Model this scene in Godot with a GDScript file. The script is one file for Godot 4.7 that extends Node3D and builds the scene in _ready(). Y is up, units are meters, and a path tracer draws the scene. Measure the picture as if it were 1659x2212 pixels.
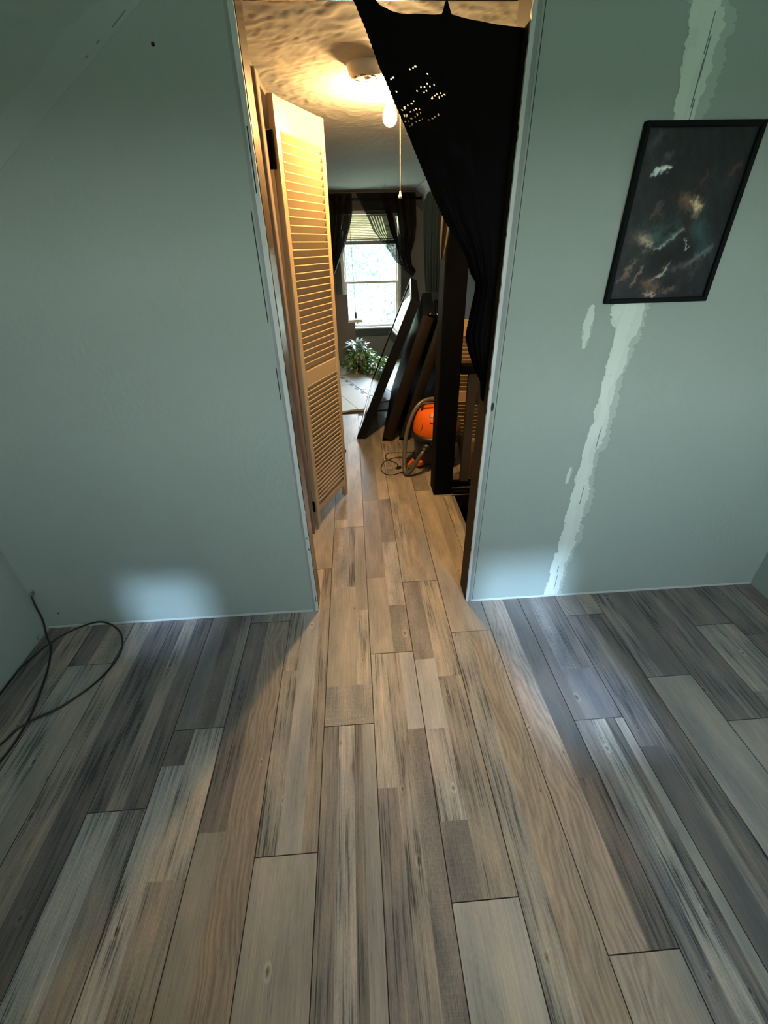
extends Node3D

const H := 1.5
const PW := 0.18117
const PX := -0.36536
const PL := 1.265
var rng := RandomNumberGenerator.new()
var nz := FastNoiseLite.new()
var M := {}
var taken := {}

# ------------------------------------------------------------------ helpers
func numbered(called: String) -> String:
	if not taken.has(called):
		taken[called] = 0
		return called
	taken[called] += 1
	return "%s_%03d" % [called, taken[called]]

func thing(called: String, label: String, category: String, at := Vector3.ZERO, group := "") -> Node3D:
	var o := Node3D.new()
	o.name = numbered(called)
	o.position = at
	add_child(o)
	tag(o, label, category, group)
	return o

func tag(o: Node, label: String, category: String, group := "") -> void:
	o.set_meta("label", label)
	o.set_meta("category", category)
	if group != "":
		o.set_meta("group", group)

func structure(called: String, label := "") -> Node3D:
	var o := Node3D.new()
	o.name = called
	add_child(o)
	o.set_meta("kind", "structure")
	if label != "":
		o.set_meta("label", label)
		o.set_meta("category", called.get_slice("_", 0))
	return o

func newst() -> SurfaceTool:
	var st := SurfaceTool.new()
	st.begin(Mesh.PRIMITIVE_TRIANGLES)
	st.set_smooth_group(-1)
	return st

func commit(st: SurfaceTool, called: String, mat: Material, parent: Node) -> MeshInstance3D:
	st.generate_normals()
	return put(st.commit(), called, mat, parent)

func put(m: Mesh, called: String, mat: Material, parent: Node) -> MeshInstance3D:
	var o := MeshInstance3D.new()
	o.mesh = m
	if mat:
		o.material_override = mat
	o.name = numbered(called) if parent == self else called
	parent.add_child(o, true)
	return o

# a, b, c, d run counter-clockwise seen from outside
func quad(st: SurfaceTool, a: Vector3, b: Vector3, c: Vector3, d: Vector3) -> void:
	st.add_vertex(a); st.add_vertex(c); st.add_vertex(b)
	st.add_vertex(a); st.add_vertex(d); st.add_vertex(c)

func tri(st: SurfaceTool, a: Vector3, b: Vector3, c: Vector3) -> void:
	st.add_vertex(a); st.add_vertex(c); st.add_vertex(b)

# chamfered box from corner lo to corner hi
func box(st: SurfaceTool, lo: Vector3, hi: Vector3, b := 0.0, xf := Transform3D()) -> void:
	var c := (lo + hi) * 0.5
	var h := (hi - lo) * 0.5
	if b <= 0.0:
		for ax in 3:
			for s in [-1.0, 1.0]:
				var u := (ax + 1) % 3
				var v := (ax + 2) % 3
				var p := []
				for k in [[-1, -1], [1, -1], [1, 1], [-1, 1]]:
					var q := Vector3.ZERO
					q[ax] = s * h[ax]
					q[u] = k[0] * h[u]
					q[v] = k[1] * h[v]
					p.append(xf * (c + q))
				if s > 0.0:
					quad(st, p[0], p[1], p[2], p[3])
				else:
					quad(st, p[3], p[2], p[1], p[0])
		return
	b = minf(b, minf(h.x, minf(h.y, h.z)) * 0.9)
	var pt := func(sx: float, sy: float, sz: float, ax: int) -> Vector3:
		var q := Vector3(sx * (h.x - b), sy * (h.y - b), sz * (h.z - b))
		q[ax] += b * [sx, sy, sz][ax]
		return xf * (c + q)
	for ax in 3:
		var u := (ax + 1) % 3
		var v := (ax + 2) % 3
		for s in [-1.0, 1.0]:
			var p := []
			for k in [[-1.0, -1.0], [1.0, -1.0], [1.0, 1.0], [-1.0, 1.0]]:
				var q := Vector3.ZERO
				q[ax] = s; q[u] = k[0]; q[v] = k[1]
				p.append(pt.call(q.x, q.y, q.z, ax))
			if s > 0.0:
				quad(st, p[0], p[1], p[2], p[3])
			else:
				quad(st, p[3], p[2], p[1], p[0])
		# edges along axis ax, between faces u and v
		for su in [-1.0, 1.0]:
			for sv in [-1.0, 1.0]:
				var e := Vector3.ZERO
				e[u] = su; e[v] = sv
				var e0 := e; e0[ax] = -1.0
				var e1 := e; e1[ax] = 1.0
				var a0: Vector3 = pt.call(e0.x, e0.y, e0.z, u)
				var a1: Vector3 = pt.call(e1.x, e1.y, e1.z, u)
				var b0: Vector3 = pt.call(e0.x, e0.y, e0.z, v)
				var b1: Vector3 = pt.call(e1.x, e1.y, e1.z, v)
				if su * sv > 0.0:
					quad(st, a0, b0, b1, a1)
				else:
					quad(st, a1, b1, b0, a0)
	for sx in [-1.0, 1.0]:
		for sy in [-1.0, 1.0]:
			for sz in [-1.0, 1.0]:
				var x: Vector3 = pt.call(sx, sy, sz, 0)
				var y: Vector3 = pt.call(sx, sy, sz, 1)
				var z: Vector3 = pt.call(sx, sy, sz, 2)
				if sx * sy * sz > 0.0:
					tri(st, x, y, z)
				else:
					tri(st, z, y, x)

func bx(called: String, mat: Material, parent: Node, lo: Vector3, hi: Vector3, b := 0.0, xf := Transform3D()) -> MeshInstance3D:
	var st := newst()
	box(st, lo, hi, b, xf)
	return commit(st, called, mat, parent)

# closed prism: outline (counter-clockwise in x,y) swept from z0 to z1
func prism(st: SurfaceTool, p: PackedVector2Array, z0: float, z1: float, xf := Transform3D()) -> void:
	var n := p.size()
	var t := Geometry2D.triangulate_polygon(p)
	for i in range(0, t.size(), 3):
		var a := p[t[i]]; var b := p[t[i + 1]]; var c := p[t[i + 2]]
		if (b - a).cross(c - a) < 0.0:
			var w := b; b = c; c = w
		tri(st, xf * Vector3(a.x, a.y, z1), xf * Vector3(b.x, b.y, z1), xf * Vector3(c.x, c.y, z1))
		tri(st, xf * Vector3(c.x, c.y, z0), xf * Vector3(b.x, b.y, z0), xf * Vector3(a.x, a.y, z0))
	for i in n:
		var a := p[i]; var b := p[(i + 1) % n]
		quad(st, xf * Vector3(a.x, a.y, z0), xf * Vector3(b.x, b.y, z0), xf * Vector3(b.x, b.y, z1), xf * Vector3(a.x, a.y, z1))

# profile: [radius, height] from bottom to top, turned about y
func lathe(st: SurfaceTool, prof: Array, seg := 24, xf := Transform3D(), smooth := true) -> void:
	st.set_smooth_group(1 if smooth else -1)
	for i in prof.size() - 1:
		for k in seg:
			var a0 := TAU * k / seg
			var a1 := TAU * (k + 1) / seg
			var r0: float = prof[i][0]; var y0: float = prof[i][1]
			var r1: float = prof[i + 1][0]; var y1: float = prof[i + 1][1]
			var p0 := xf * Vector3(r0 * cos(a0), y0, -r0 * sin(a0))
			var p1 := xf * Vector3(r0 * cos(a1), y0, -r0 * sin(a1))
			var p2 := xf * Vector3(r1 * cos(a1), y1, -r1 * sin(a1))
			var p3 := xf * Vector3(r1 * cos(a0), y1, -r1 * sin(a0))
			if r0 > 1e-5:
				tri(st, p0, p1, p2)
			if r1 > 1e-5:
				tri(st, p0, p2, p3)
	st.set_smooth_group(-1)

func spline(pts: Array, per := 6) -> PackedVector3Array:
	var out := PackedVector3Array()
	for i in pts.size() - 1:
		var a: Vector3 = pts[maxi(i - 1, 0)]
		var b: Vector3 = pts[i]
		var c: Vector3 = pts[i + 1]
		var d: Vector3 = pts[mini(i + 2, pts.size() - 1)]
		for k in per:
			out.append(b.cubic_interpolate(c, a, d, float(k) / per))
	out.append(pts[-1])
	return out

func tube(st: SurfaceTool, path: PackedVector3Array, r: float, seg := 8, ribs := 0.0) -> void:
	st.set_smooth_group(1)
	var n := path.size()
	var rings := []
	var up := Vector3(0.13, 0.97, 0.2).normalized()
	for i in n:
		var d := (path[mini(i + 1, n - 1)] - path[maxi(i - 1, 0)]).normalized()
		var s := d.cross(up)
		if s.length() < 0.05:
			s = d.cross(Vector3.RIGHT)
		s = s.normalized()
		up = s.cross(d).normalized()
		var ring := PackedVector3Array()
		var rr := r * (1.0 + (ribs if i % 2 == 0 else 0.0))
		for k in seg:
			var a := TAU * k / seg
			ring.append(path[i] + (s * cos(a) + up * sin(a)) * rr)
		rings.append(ring)
	for i in n - 1:
		for k in seg:
			var k1 := (k + 1) % seg
			quad(st, rings[i][k], rings[i][k1], rings[i + 1][k1], rings[i + 1][k])
	for k in range(1, seg - 1):
		tri(st, rings[0][0], rings[0][k + 1], rings[0][k])
		tri(st, rings[n - 1][0], rings[n - 1][k], rings[n - 1][k + 1])
	st.set_smooth_group(-1)

# a smooth sheet: f(u, v) -> point, u and v from 0 to 1; skip(i, j) leaves a cell out
func sheet(nx: int, ny: int, f: Callable, skip = null) -> ArrayMesh:
	var v := PackedVector3Array()
	var uv := PackedVector2Array()
	v.resize((nx + 1) * (ny + 1)); uv.resize(v.size())
	for j in ny + 1:
		for i in nx + 1:
			var q := Vector2(float(i) / nx, float(j) / ny)
			v[j * (nx + 1) + i] = f.call(q.x, q.y)
			uv[j * (nx + 1) + i] = q
	var nrm := PackedVector3Array()
	nrm.resize(v.size())
	var w := nx + 1
	for j in ny + 1:
		for i in w:
			var dx := v[j * w + mini(i + 1, nx)] - v[j * w + maxi(i - 1, 0)]
			var dy := v[mini(j + 1, ny) * w + i] - v[maxi(j - 1, 0) * w + i]
			nrm[j * w + i] = dx.cross(dy).normalized()
	var idx := PackedInt32Array()
	for j in ny:
		for i in nx:
			if skip != null and skip.call(i, j):
				continue
			var a := j * w + i
			idx.append_array([a, a + w, a + 1, a + 1, a + w, a + w + 1])
	var arr := []
	arr.resize(Mesh.ARRAY_MAX)
	arr[Mesh.ARRAY_VERTEX] = v
	arr[Mesh.ARRAY_NORMAL] = nrm
	arr[Mesh.ARRAY_TEX_UV] = uv
	arr[Mesh.ARRAY_INDEX] = idx
	var m := ArrayMesh.new()
	m.add_surface_from_arrays(Mesh.PRIMITIVE_TRIANGLES, arr)
	return m

func mat(col: Color, rough := 0.7, metal := 0.0, spec := 0.5) -> StandardMaterial3D:
	var m := StandardMaterial3D.new()
	m.albedo_color = col
	m.roughness = rough
	m.metallic = metal
	m.metallic_specular = spec
	m.cull_mode = BaseMaterial3D.CULL_DISABLED
	return m

func lin(r: float, g: float, b: float) -> Color:
	return Color(r, g, b).linear_to_srgb()

func interp(tab: Array, x: float, kx: int, kv: int) -> float:
	# tab sorted by decreasing tab[i][kx]
	if x >= tab[0][kx]:
		return tab[0][kv]
	for i in tab.size() - 1:
		if x >= tab[i + 1][kx]:
			var t: float = (tab[i][kx] - x) / maxf(tab[i][kx] - tab[i + 1][kx], 1e-6)
			return lerpf(tab[i][kv], tab[i + 1][kv], t)
	return tab[-1][kv]

# ------------------------------------------------------------------ materials
func grain(kind: int) -> ImageTexture:
	var W := 288
	var L := 1408          # covers 0.24 m by 1.5 m
	var val := PackedFloat32Array()
	var hue := PackedFloat32Array()
	val.resize(W * L); hue.resize(W * L)
	var a := FastNoiseLite.new(); a.seed = 11 + kind; a.frequency = 1.0; a.fractal_octaves = 3
	var b := FastNoiseLite.new(); b.seed = 31 + kind; b.frequency = 1.0; b.fractal_octaves = 4
	var c := FastNoiseLite.new(); c.seed = 51 + kind; c.frequency = 1.0; c.fractal_octaves = 1
	for y in L:
		var z := 1.5 * y / L
		for x in W:
			var u := 0.24 * x / W
			var fine := c.get_noise_2d(u * 900.0, z * 40.0)                      # pores
			var f2 := a.get_noise_2d(u * 210.0, z * 3.5)                          # fine streaks
			var bl := b.get_noise_2d(u * 9.0 + 9.0, z * 2.6)                      # slow drift of tone
			var v := 0.76
			var warm := 0.0
			if kind == 0:      # calm board
				v += 0.03 * fine + 0.075 * f2 + 0.11 * bl
				warm = 0.07 * bl
			elif kind == 1:    # weathered
				var st := a.get_noise_2d(u * 48.0 + 70.0, z * 2.2)
				var sp := c.get_noise_2d(u * 260.0, z * 90.0)
				v += 0.04 * fine + 0.12 * f2 + 0.13 * bl + 0.10 * st + 0.035 * sp
				v -= clampf(-(bl + st) * 2.0, 0.0, 1.0) * clampf(0.08 - f2, 0.0, 0.4) * 0.6
				warm = 0.10 * bl + 0.06 * st
			elif kind == 2:    # cathedral figure
				var cx := (u - 0.12) * 26.0 + b.get_noise_2d(3.0, z * 1.3) * 0.9
				var ring := sqrt(cx * cx + 0.12) * 2.6 - z * 3.2 + b.get_noise_2d(u * 16.0, z * 2.6) * 1.1
				var sn := sin(ring * TAU)
				v += 0.04 * fine + 0.08 * f2 + 0.06 * bl + 0.07 * sn * absf(sn) - 0.05 * maxf(0.0, f2) * sn
				warm = 0.05 + 0.04 * bl
			else:              # speckled and sawn
				var sp := c.get_noise_2d(u * 230.0, z * 80.0)
				v += 0.04 * fine + 0.06 * sp + 0.10 * f2 + 0.16 * bl
				v += 0.035 * c.get_noise_2d(u * 5.0, z * 260.0)
				warm = 0.08 * bl
			val[y * W + x] = v
			hue[y * W + x] = warm
	# dark ticks, pale flecks and knots
	rng.seed = 400 + kind
	for k in [260, 900, 420, 800][kind]:
		var x := rng.randf_range(0, W)
		var y := rng.randf_range(0, L)
		var bl := b.get_noise_2d(0.24 * x / W * 9.0 + 9.0, 1.5 * y / L * 2.6)
		if rng.randf() < 0.35 + 1.6 * bl:
			continue
		var len_ := rng.randf_range(5, 48)
		var amp := -rng.randf_range(0.04, 0.20)
		var dx := rng.randf_range(-0.03, 0.03)
		if kind == 1 and rng.randf() < 0.12:
			amp = rng.randf_range(0.05, 0.16)
		for i in int(len_):
			var yy := int(y) + i
			var xx := int(x + dx * i)
			if yy >= L or xx < 1 or xx >= W - 1:
				continue
			var f := amp * sin(PI * (i + 0.5) / len_)
			val[yy * W + xx] += f
			val[yy * W + xx + 1] += f * 0.45
	for k in [3, 5, 2, 3][kind]:
		var kx := rng.randf_range(20, W - 20)
		var ky := rng.randf_range(40, L - 40)
		var r := rng.randf_range(4.0, 8.0)
		for yy in range(int(ky - 30), int(ky + 30)):
			for xx in range(int(kx - 14), int(kx + 14)):
				if xx < 0 or xx >= W:
					continue
				var q := Vector2((xx - kx) / r, (yy - ky) / (r * 1.5))
				var d := q.length() + 0.35 * b.get_noise_2d(xx * 0.25, yy * 0.12)
				val[yy * W + xx] -= 0.30 * exp(-d * d * 2.2)
				if k % 2 == 0:
					val[yy * W + xx] += 0.12 * exp(-(d - 1.5) * (d - 1.5) * 5.0)
				hue[yy * W + xx] += 0.08 * exp(-d * d)
	var px := PackedByteArray()
	px.resize(W * L * 3)
	for i in W * L:
		var v := clampf(val[i], 0.16, 1.0)
		px[i * 3] = int(255.0 * clampf(v * (1.0 + 0.55 * hue[i]), 0.0, 1.0))
		px[i * 3 + 1] = int(255.0 * v)
		px[i * 3 + 2] = int(255.0 * clampf(v * (1.0 - 0.55 * hue[i]), 0.0, 1.0))
	return ImageTexture.create_from_image(Image.create_from_data(W, L, false, Image.FORMAT_RGB8, px))

func bump_tex(freq: float, size: int, oct := 3, seed_ := 5) -> ImageTexture:
	var n := FastNoiseLite.new()
	n.seed = seed_; n.frequency = freq; n.fractal_octaves = oct
	var im := n.get_seamless_image(size, size)
	return ImageTexture.create_from_image(im)

func materials() -> void:
	var wall := mat(lin(0.30, 0.355, 0.315), 0.75, 0.0, 0.4)
	wall.heightmap_enabled = true
	wall.heightmap_texture = bump_tex(0.05, 256, 4)
	wall.heightmap_scale = 0.06
	wall.uv1_triplanar = true
	wall.uv1_world_triplanar = true
	wall.uv1_scale = Vector3.ONE * 3.0
	M.wall = wall
	M.compound = mat(lin(0.57, 0.64, 0.575), 0.85, 0.0, 0.3)
	M.white_trim = mat(lin(0.5, 0.54, 0.51), 0.55)
	M.grey_trim = mat(lin(0.25, 0.27, 0.26), 0.6)
	M.crack = mat(lin(0.02, 0.022, 0.022), 0.95)
	M.jamb = mat(lin(0.036, 0.022, 0.016), 0.2)
	M.hallwall = mat(lin(0.13, 0.095, 0.072), 0.8)
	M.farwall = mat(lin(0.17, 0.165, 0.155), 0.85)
	M.ceiling = mat(lin(0.40, 0.39, 0.365), 0.8, 0.0, 0.3)
	M.subfloor = mat(lin(0.06, 0.05, 0.045), 0.9)
	M.black = mat(lin(0.003, 0.003, 0.003), 0.6, 0.0, 0.2)
	M.black_cloth = mat(lin(0.006, 0.006, 0.006), 1.0, 0.0, 0.1)
	M.bifold = mat(lin(0.37, 0.275, 0.165), 0.45)
	M.cream = mat(lin(0.66, 0.60, 0.50), 0.5)
	M.plastic_white = mat(lin(0.72, 0.70, 0.65), 0.4)
	M.metal = mat(lin(0.7, 0.7, 0.7), 0.25, 1.0)
	M.brass = mat(lin(0.75, 0.6, 0.3), 0.3, 1.0)
	M.copper = mat(lin(0.7, 0.35, 0.2), 0.25, 1.0)
	M.orange = mat(lin(0.90, 0.15, 0.004), 0.4)
	M.vac_black = mat(lin(0.018, 0.017, 0.016), 0.4)
	M.hose = mat(lin(0.10, 0.09, 0.08), 0.3)
	M.board_brown = mat(lin(0.013, 0.0085, 0.0055), 0.5, 0.0, 0.35)
	M.board_dark = mat(lin(0.004, 0.0045, 0.005), 0.4, 0.0, 0.3)
	M.mirror = mat(lin(0.8, 0.84, 0.82), 0.02, 1.0)
	M.grey_board = mat(lin(0.16, 0.14, 0.125), 0.6)
	M.baluster = mat(lin(0.085, 0.062, 0.045), 0.6)
	M.garment = mat(lin(0.042, 0.072, 0.085), 0.9, 0.0, 0.2)
	M.brown_cloth = mat(lin(0.022, 0.015, 0.008), 0.8)
	M.cardboard = mat(lin(0.32, 0.22, 0.14), 0.85)
	M.window_white = mat(lin(0.60, 0.60, 0.56), 0.4)
	M.apron = mat(lin(0.03, 0.04, 0.04), 0.5)
	M.cable = mat(lin(0.012, 0.013, 0.013), 0.4)
	M.frame_black = mat(lin(0.006, 0.008, 0.009), 0.6, 0.0, 0.2)
	M.panel_white = mat(lin(0.56, 0.55, 0.50), 0.6)
	M.panel_blue = mat(lin(0.50, 0.53, 0.54), 0.5)
	M.panel_cream = mat(lin(0.54, 0.51, 0.44), 0.65)
	M.leaf = mat(lin(0.07, 0.16, 0.055), 0.4); M.leaf.backlight_enabled = true; M.leaf.backlight = Color(0.2, 0.35, 0.1)
	M.leaf_bright = mat(lin(0.22, 0.42, 0.08), 0.4); M.leaf_bright.backlight_enabled = true; M.leaf_bright.backlight = Color(0.3, 0.45, 0.12)
	M.leaf_silver = mat(lin(0.42, 0.48, 0.46), 0.35)
	M.stem = mat(lin(0.35, 0.42, 0.25), 0.6)
	M.pot = mat(lin(0.05, 0.035, 0.025), 0.6)
	M.grass = mat(lin(0.24, 0.30, 0.19), 0.95)
	M.bark = mat(lin(0.12, 0.09, 0.07), 0.9)
	M.tree_leaf = mat(lin(0.085, 0.125, 0.105), 0.7); M.tree_leaf.backlight_enabled = true; M.tree_leaf.backlight = Color(0.18, 0.24, 0.18)
	M.siding = mat(lin(0.5, 0.5, 0.48), 0.8)
	var pane := mat(Color(0.9, 1.0, 0.97, 0.06), 0.02)
	pane.transparency = BaseMaterial3D.TRANSPARENCY_ALPHA
	M.pane = pane
	var sheer := mat(Color(0.02, 0.02, 0.024, 0.975), 0.9)
	sheer.transparency = BaseMaterial3D.TRANSPARENCY_ALPHA
	M.sheer = sheer
	var blind := mat(lin(0.72, 0.68, 0.52), 0.6)
	blind.backlight_enabled = true
	blind.backlight = Color(0.085, 0.080, 0.058)
	M.blind = blind
	var bulb := mat(Color(1, 0.85, 0.6), 0.3)
	bulb.emission_enabled = true
	bulb.emission = Color(1.0, 0.80, 0.50)
	bulb.emission_energy_multiplier = 6.0
	M.bulb = bulb
	M.grain = []
	for k in 4:
		var m := StandardMaterial3D.new()
		m.albedo_texture = grain(k)
		m.vertex_color_use_as_albedo = true
		m.roughness = 0.46
		m.metallic_specular = 0.5
		m.cull_mode = BaseMaterial3D.CULL_DISABLED
		M.grain.append(m)

# ------------------------------------------------------------------ floor
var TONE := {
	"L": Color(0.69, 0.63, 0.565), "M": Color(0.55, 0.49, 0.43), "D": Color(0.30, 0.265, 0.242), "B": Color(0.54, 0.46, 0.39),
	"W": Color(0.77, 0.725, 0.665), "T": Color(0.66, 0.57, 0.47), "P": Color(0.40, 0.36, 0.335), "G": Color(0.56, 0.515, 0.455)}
const BASE := {0: -0.537, 1: -0.916, 2: -1.225, 3: -0.397, 4: -1.313, 5: -0.271, 6: -0.868, 7: -0.10, 8: -1.02, 9: -0.823, 10: -1.26, 11: -0.5,
	-1: -0.18, -2: -0.945, -3: -0.692, -4: -0.30, -5: -1.27, -6: -0.62, -7: -0.2}
# strips printed on a plank: [left, right, far, near, tone, grain], all as fractions of the plank
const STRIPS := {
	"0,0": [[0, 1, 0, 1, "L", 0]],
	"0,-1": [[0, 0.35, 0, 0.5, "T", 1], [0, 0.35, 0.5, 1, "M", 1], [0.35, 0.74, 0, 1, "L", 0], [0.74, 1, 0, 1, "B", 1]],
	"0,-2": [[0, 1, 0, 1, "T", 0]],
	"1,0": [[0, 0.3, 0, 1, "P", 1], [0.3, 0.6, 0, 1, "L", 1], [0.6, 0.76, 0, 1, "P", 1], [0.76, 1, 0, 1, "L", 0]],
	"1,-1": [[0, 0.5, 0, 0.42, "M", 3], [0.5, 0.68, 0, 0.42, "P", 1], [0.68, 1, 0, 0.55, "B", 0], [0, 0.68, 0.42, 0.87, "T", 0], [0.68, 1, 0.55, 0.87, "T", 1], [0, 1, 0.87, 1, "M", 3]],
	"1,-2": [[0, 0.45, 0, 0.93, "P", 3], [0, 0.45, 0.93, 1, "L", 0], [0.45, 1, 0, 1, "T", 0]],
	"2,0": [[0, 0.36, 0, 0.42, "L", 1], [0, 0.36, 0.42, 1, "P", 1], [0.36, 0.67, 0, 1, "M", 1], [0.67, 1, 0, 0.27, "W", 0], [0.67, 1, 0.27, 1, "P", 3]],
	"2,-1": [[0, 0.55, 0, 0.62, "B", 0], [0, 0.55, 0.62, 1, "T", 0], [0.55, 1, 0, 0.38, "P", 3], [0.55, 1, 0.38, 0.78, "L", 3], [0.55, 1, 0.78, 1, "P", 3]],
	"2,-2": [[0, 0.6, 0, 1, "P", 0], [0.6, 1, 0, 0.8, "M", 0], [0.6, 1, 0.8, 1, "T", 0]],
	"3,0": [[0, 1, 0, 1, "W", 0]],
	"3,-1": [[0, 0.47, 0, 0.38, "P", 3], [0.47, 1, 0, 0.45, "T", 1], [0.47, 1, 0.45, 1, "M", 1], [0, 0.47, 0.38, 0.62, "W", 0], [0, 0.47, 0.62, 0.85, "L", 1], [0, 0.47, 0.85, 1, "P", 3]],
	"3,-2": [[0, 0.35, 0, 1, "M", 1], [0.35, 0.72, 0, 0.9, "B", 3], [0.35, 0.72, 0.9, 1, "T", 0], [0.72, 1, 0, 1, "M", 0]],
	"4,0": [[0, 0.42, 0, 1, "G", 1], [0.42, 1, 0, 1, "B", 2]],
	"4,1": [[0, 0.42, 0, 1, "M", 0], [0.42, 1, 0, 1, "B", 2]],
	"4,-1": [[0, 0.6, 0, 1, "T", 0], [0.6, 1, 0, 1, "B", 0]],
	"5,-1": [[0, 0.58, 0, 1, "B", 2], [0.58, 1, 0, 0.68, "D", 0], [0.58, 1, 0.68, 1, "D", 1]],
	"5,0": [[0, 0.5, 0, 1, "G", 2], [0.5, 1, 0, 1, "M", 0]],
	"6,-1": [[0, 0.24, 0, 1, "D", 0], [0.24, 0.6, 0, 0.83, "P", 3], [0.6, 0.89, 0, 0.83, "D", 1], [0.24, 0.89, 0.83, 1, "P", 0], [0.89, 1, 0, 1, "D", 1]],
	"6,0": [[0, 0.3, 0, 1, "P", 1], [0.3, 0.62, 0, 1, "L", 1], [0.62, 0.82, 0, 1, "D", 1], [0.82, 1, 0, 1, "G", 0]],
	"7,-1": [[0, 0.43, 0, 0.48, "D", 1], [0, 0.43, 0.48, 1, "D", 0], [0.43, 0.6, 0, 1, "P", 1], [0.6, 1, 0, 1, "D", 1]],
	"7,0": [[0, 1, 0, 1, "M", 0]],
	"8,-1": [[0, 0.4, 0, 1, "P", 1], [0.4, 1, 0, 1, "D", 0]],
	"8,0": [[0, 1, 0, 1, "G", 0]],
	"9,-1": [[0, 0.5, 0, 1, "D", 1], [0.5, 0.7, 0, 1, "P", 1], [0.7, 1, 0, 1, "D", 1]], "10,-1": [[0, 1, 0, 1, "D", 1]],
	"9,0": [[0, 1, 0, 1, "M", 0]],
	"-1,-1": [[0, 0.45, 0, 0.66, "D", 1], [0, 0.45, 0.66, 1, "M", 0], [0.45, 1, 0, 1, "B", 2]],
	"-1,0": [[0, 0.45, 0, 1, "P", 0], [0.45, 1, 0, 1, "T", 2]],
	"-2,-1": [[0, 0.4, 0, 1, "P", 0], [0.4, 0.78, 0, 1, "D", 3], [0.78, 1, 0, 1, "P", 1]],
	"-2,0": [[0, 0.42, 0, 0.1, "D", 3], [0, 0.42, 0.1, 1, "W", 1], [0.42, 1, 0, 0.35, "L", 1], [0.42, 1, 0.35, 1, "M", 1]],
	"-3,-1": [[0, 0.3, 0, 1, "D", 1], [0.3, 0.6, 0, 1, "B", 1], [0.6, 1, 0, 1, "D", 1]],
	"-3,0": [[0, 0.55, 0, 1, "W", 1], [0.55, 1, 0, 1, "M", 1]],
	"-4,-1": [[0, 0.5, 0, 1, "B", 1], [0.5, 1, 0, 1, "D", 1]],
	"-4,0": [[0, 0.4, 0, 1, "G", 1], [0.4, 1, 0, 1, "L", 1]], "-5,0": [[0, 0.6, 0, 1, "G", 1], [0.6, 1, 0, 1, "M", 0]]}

func plank(parent: Node, x0: float, x1: float, z0: float, z1: float, strips: Array, px0: float, pz0: float) -> void:
	# px0, pz0: corner (left, far) of the whole plank that this piece is cut from
	var g := 0.0005
	var e := 0.0009
	var drop := rng.randf_range(-0.0003, 0.0003)
	var by := {}
	for s in strips:
		var a := maxf(px0 + s[0] * PW, x0 + g + e)
		var b := minf(px0 + s[1] * PW, x1 - g - e)
		var c := maxf(pz0 + s[2] * PL, z0 + g + e)
		var d := minf(pz0 + s[3] * PL, z1 - g - e)
		if b - a < 0.001 or d - c < 0.001:
			continue
		var k: int = s[5]
		if not by.has(k):
			by[k] = newst()
		var st: SurfaceTool = by[k]
		var t: Color = TONE[s[4]]
		var f := rng.randf_range(0.92, 1.08)
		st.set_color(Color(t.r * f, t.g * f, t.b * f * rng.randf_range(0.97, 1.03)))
		var ou := rng.randf_range(0.0, 0.235 - (b - a)) / 0.24
		var ov := rng.randf_range(0.0, maxf(0.0, 1.49 - (d - c))) / 1.5
		var su := (b - a) / 0.24
		var sv := (d - c) / 1.5
		if rng.randf() < 0.5:
			ov += sv; sv = -sv
		var uvs := [Vector2(ou, ov), Vector2(ou, ov + sv), Vector2(ou + su, ov + sv), Vector2(ou + su, ov)]
		var ps := [Vector3(a, drop, c), Vector3(a, drop, d), Vector3(b, drop, d), Vector3(b, drop, c)]
		for i in [0, 2, 1, 0, 3, 2]:
			st.set_uv(uvs[i]); st.add_vertex(ps[i])
	if by.is_empty():
		return
	var k0: int = by.keys()[0]
	var s0: SurfaceTool = by[k0]
	s0.set_color(Color(0.10, 0.085, 0.072)); s0.set_uv(Vector2(0.5, 0.5))
	var lo := Vector3(x0 + g, -0.006, z0 + g)
	var hi := Vector3(x1 - g, -0.0012 + drop, z1 - g)
	var tl := Vector3(x0 + g + e, drop, z0 + g + e)
	var th := Vector3(x1 - g - e, drop, z1 - g - e)
	var T := [tl, Vector3(tl.x, drop, th.z), th, Vector3(th.x, drop, tl.z)]
	var B := [Vector3(lo.x, hi.y, lo.z), Vector3(lo.x, hi.y, hi.z), hi, Vector3(hi.x, hi.y, lo.z)]
	for i in 4:
		var j := (i + 1) % 4
		quad(s0, B[i], B[j], T[j], T[i])
		quad(s0, Vector3(B[i].x, lo.y, B[i].z), Vector3(B[j].x, lo.y, B[j].z), B[j], B[i])
	var m := ArrayMesh.new()
	var mats := []
	for k in by:
		by[k].generate_normals()
		by[k].commit(m)
		mats.append(M.grain[k])
	var o := MeshInstance3D.new()
	o.mesh = m
	for i in mats.size():
		o.set_surface_override_material(i, mats[i])
	o.name = "plank"
	parent.add_child(o, true)

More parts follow.
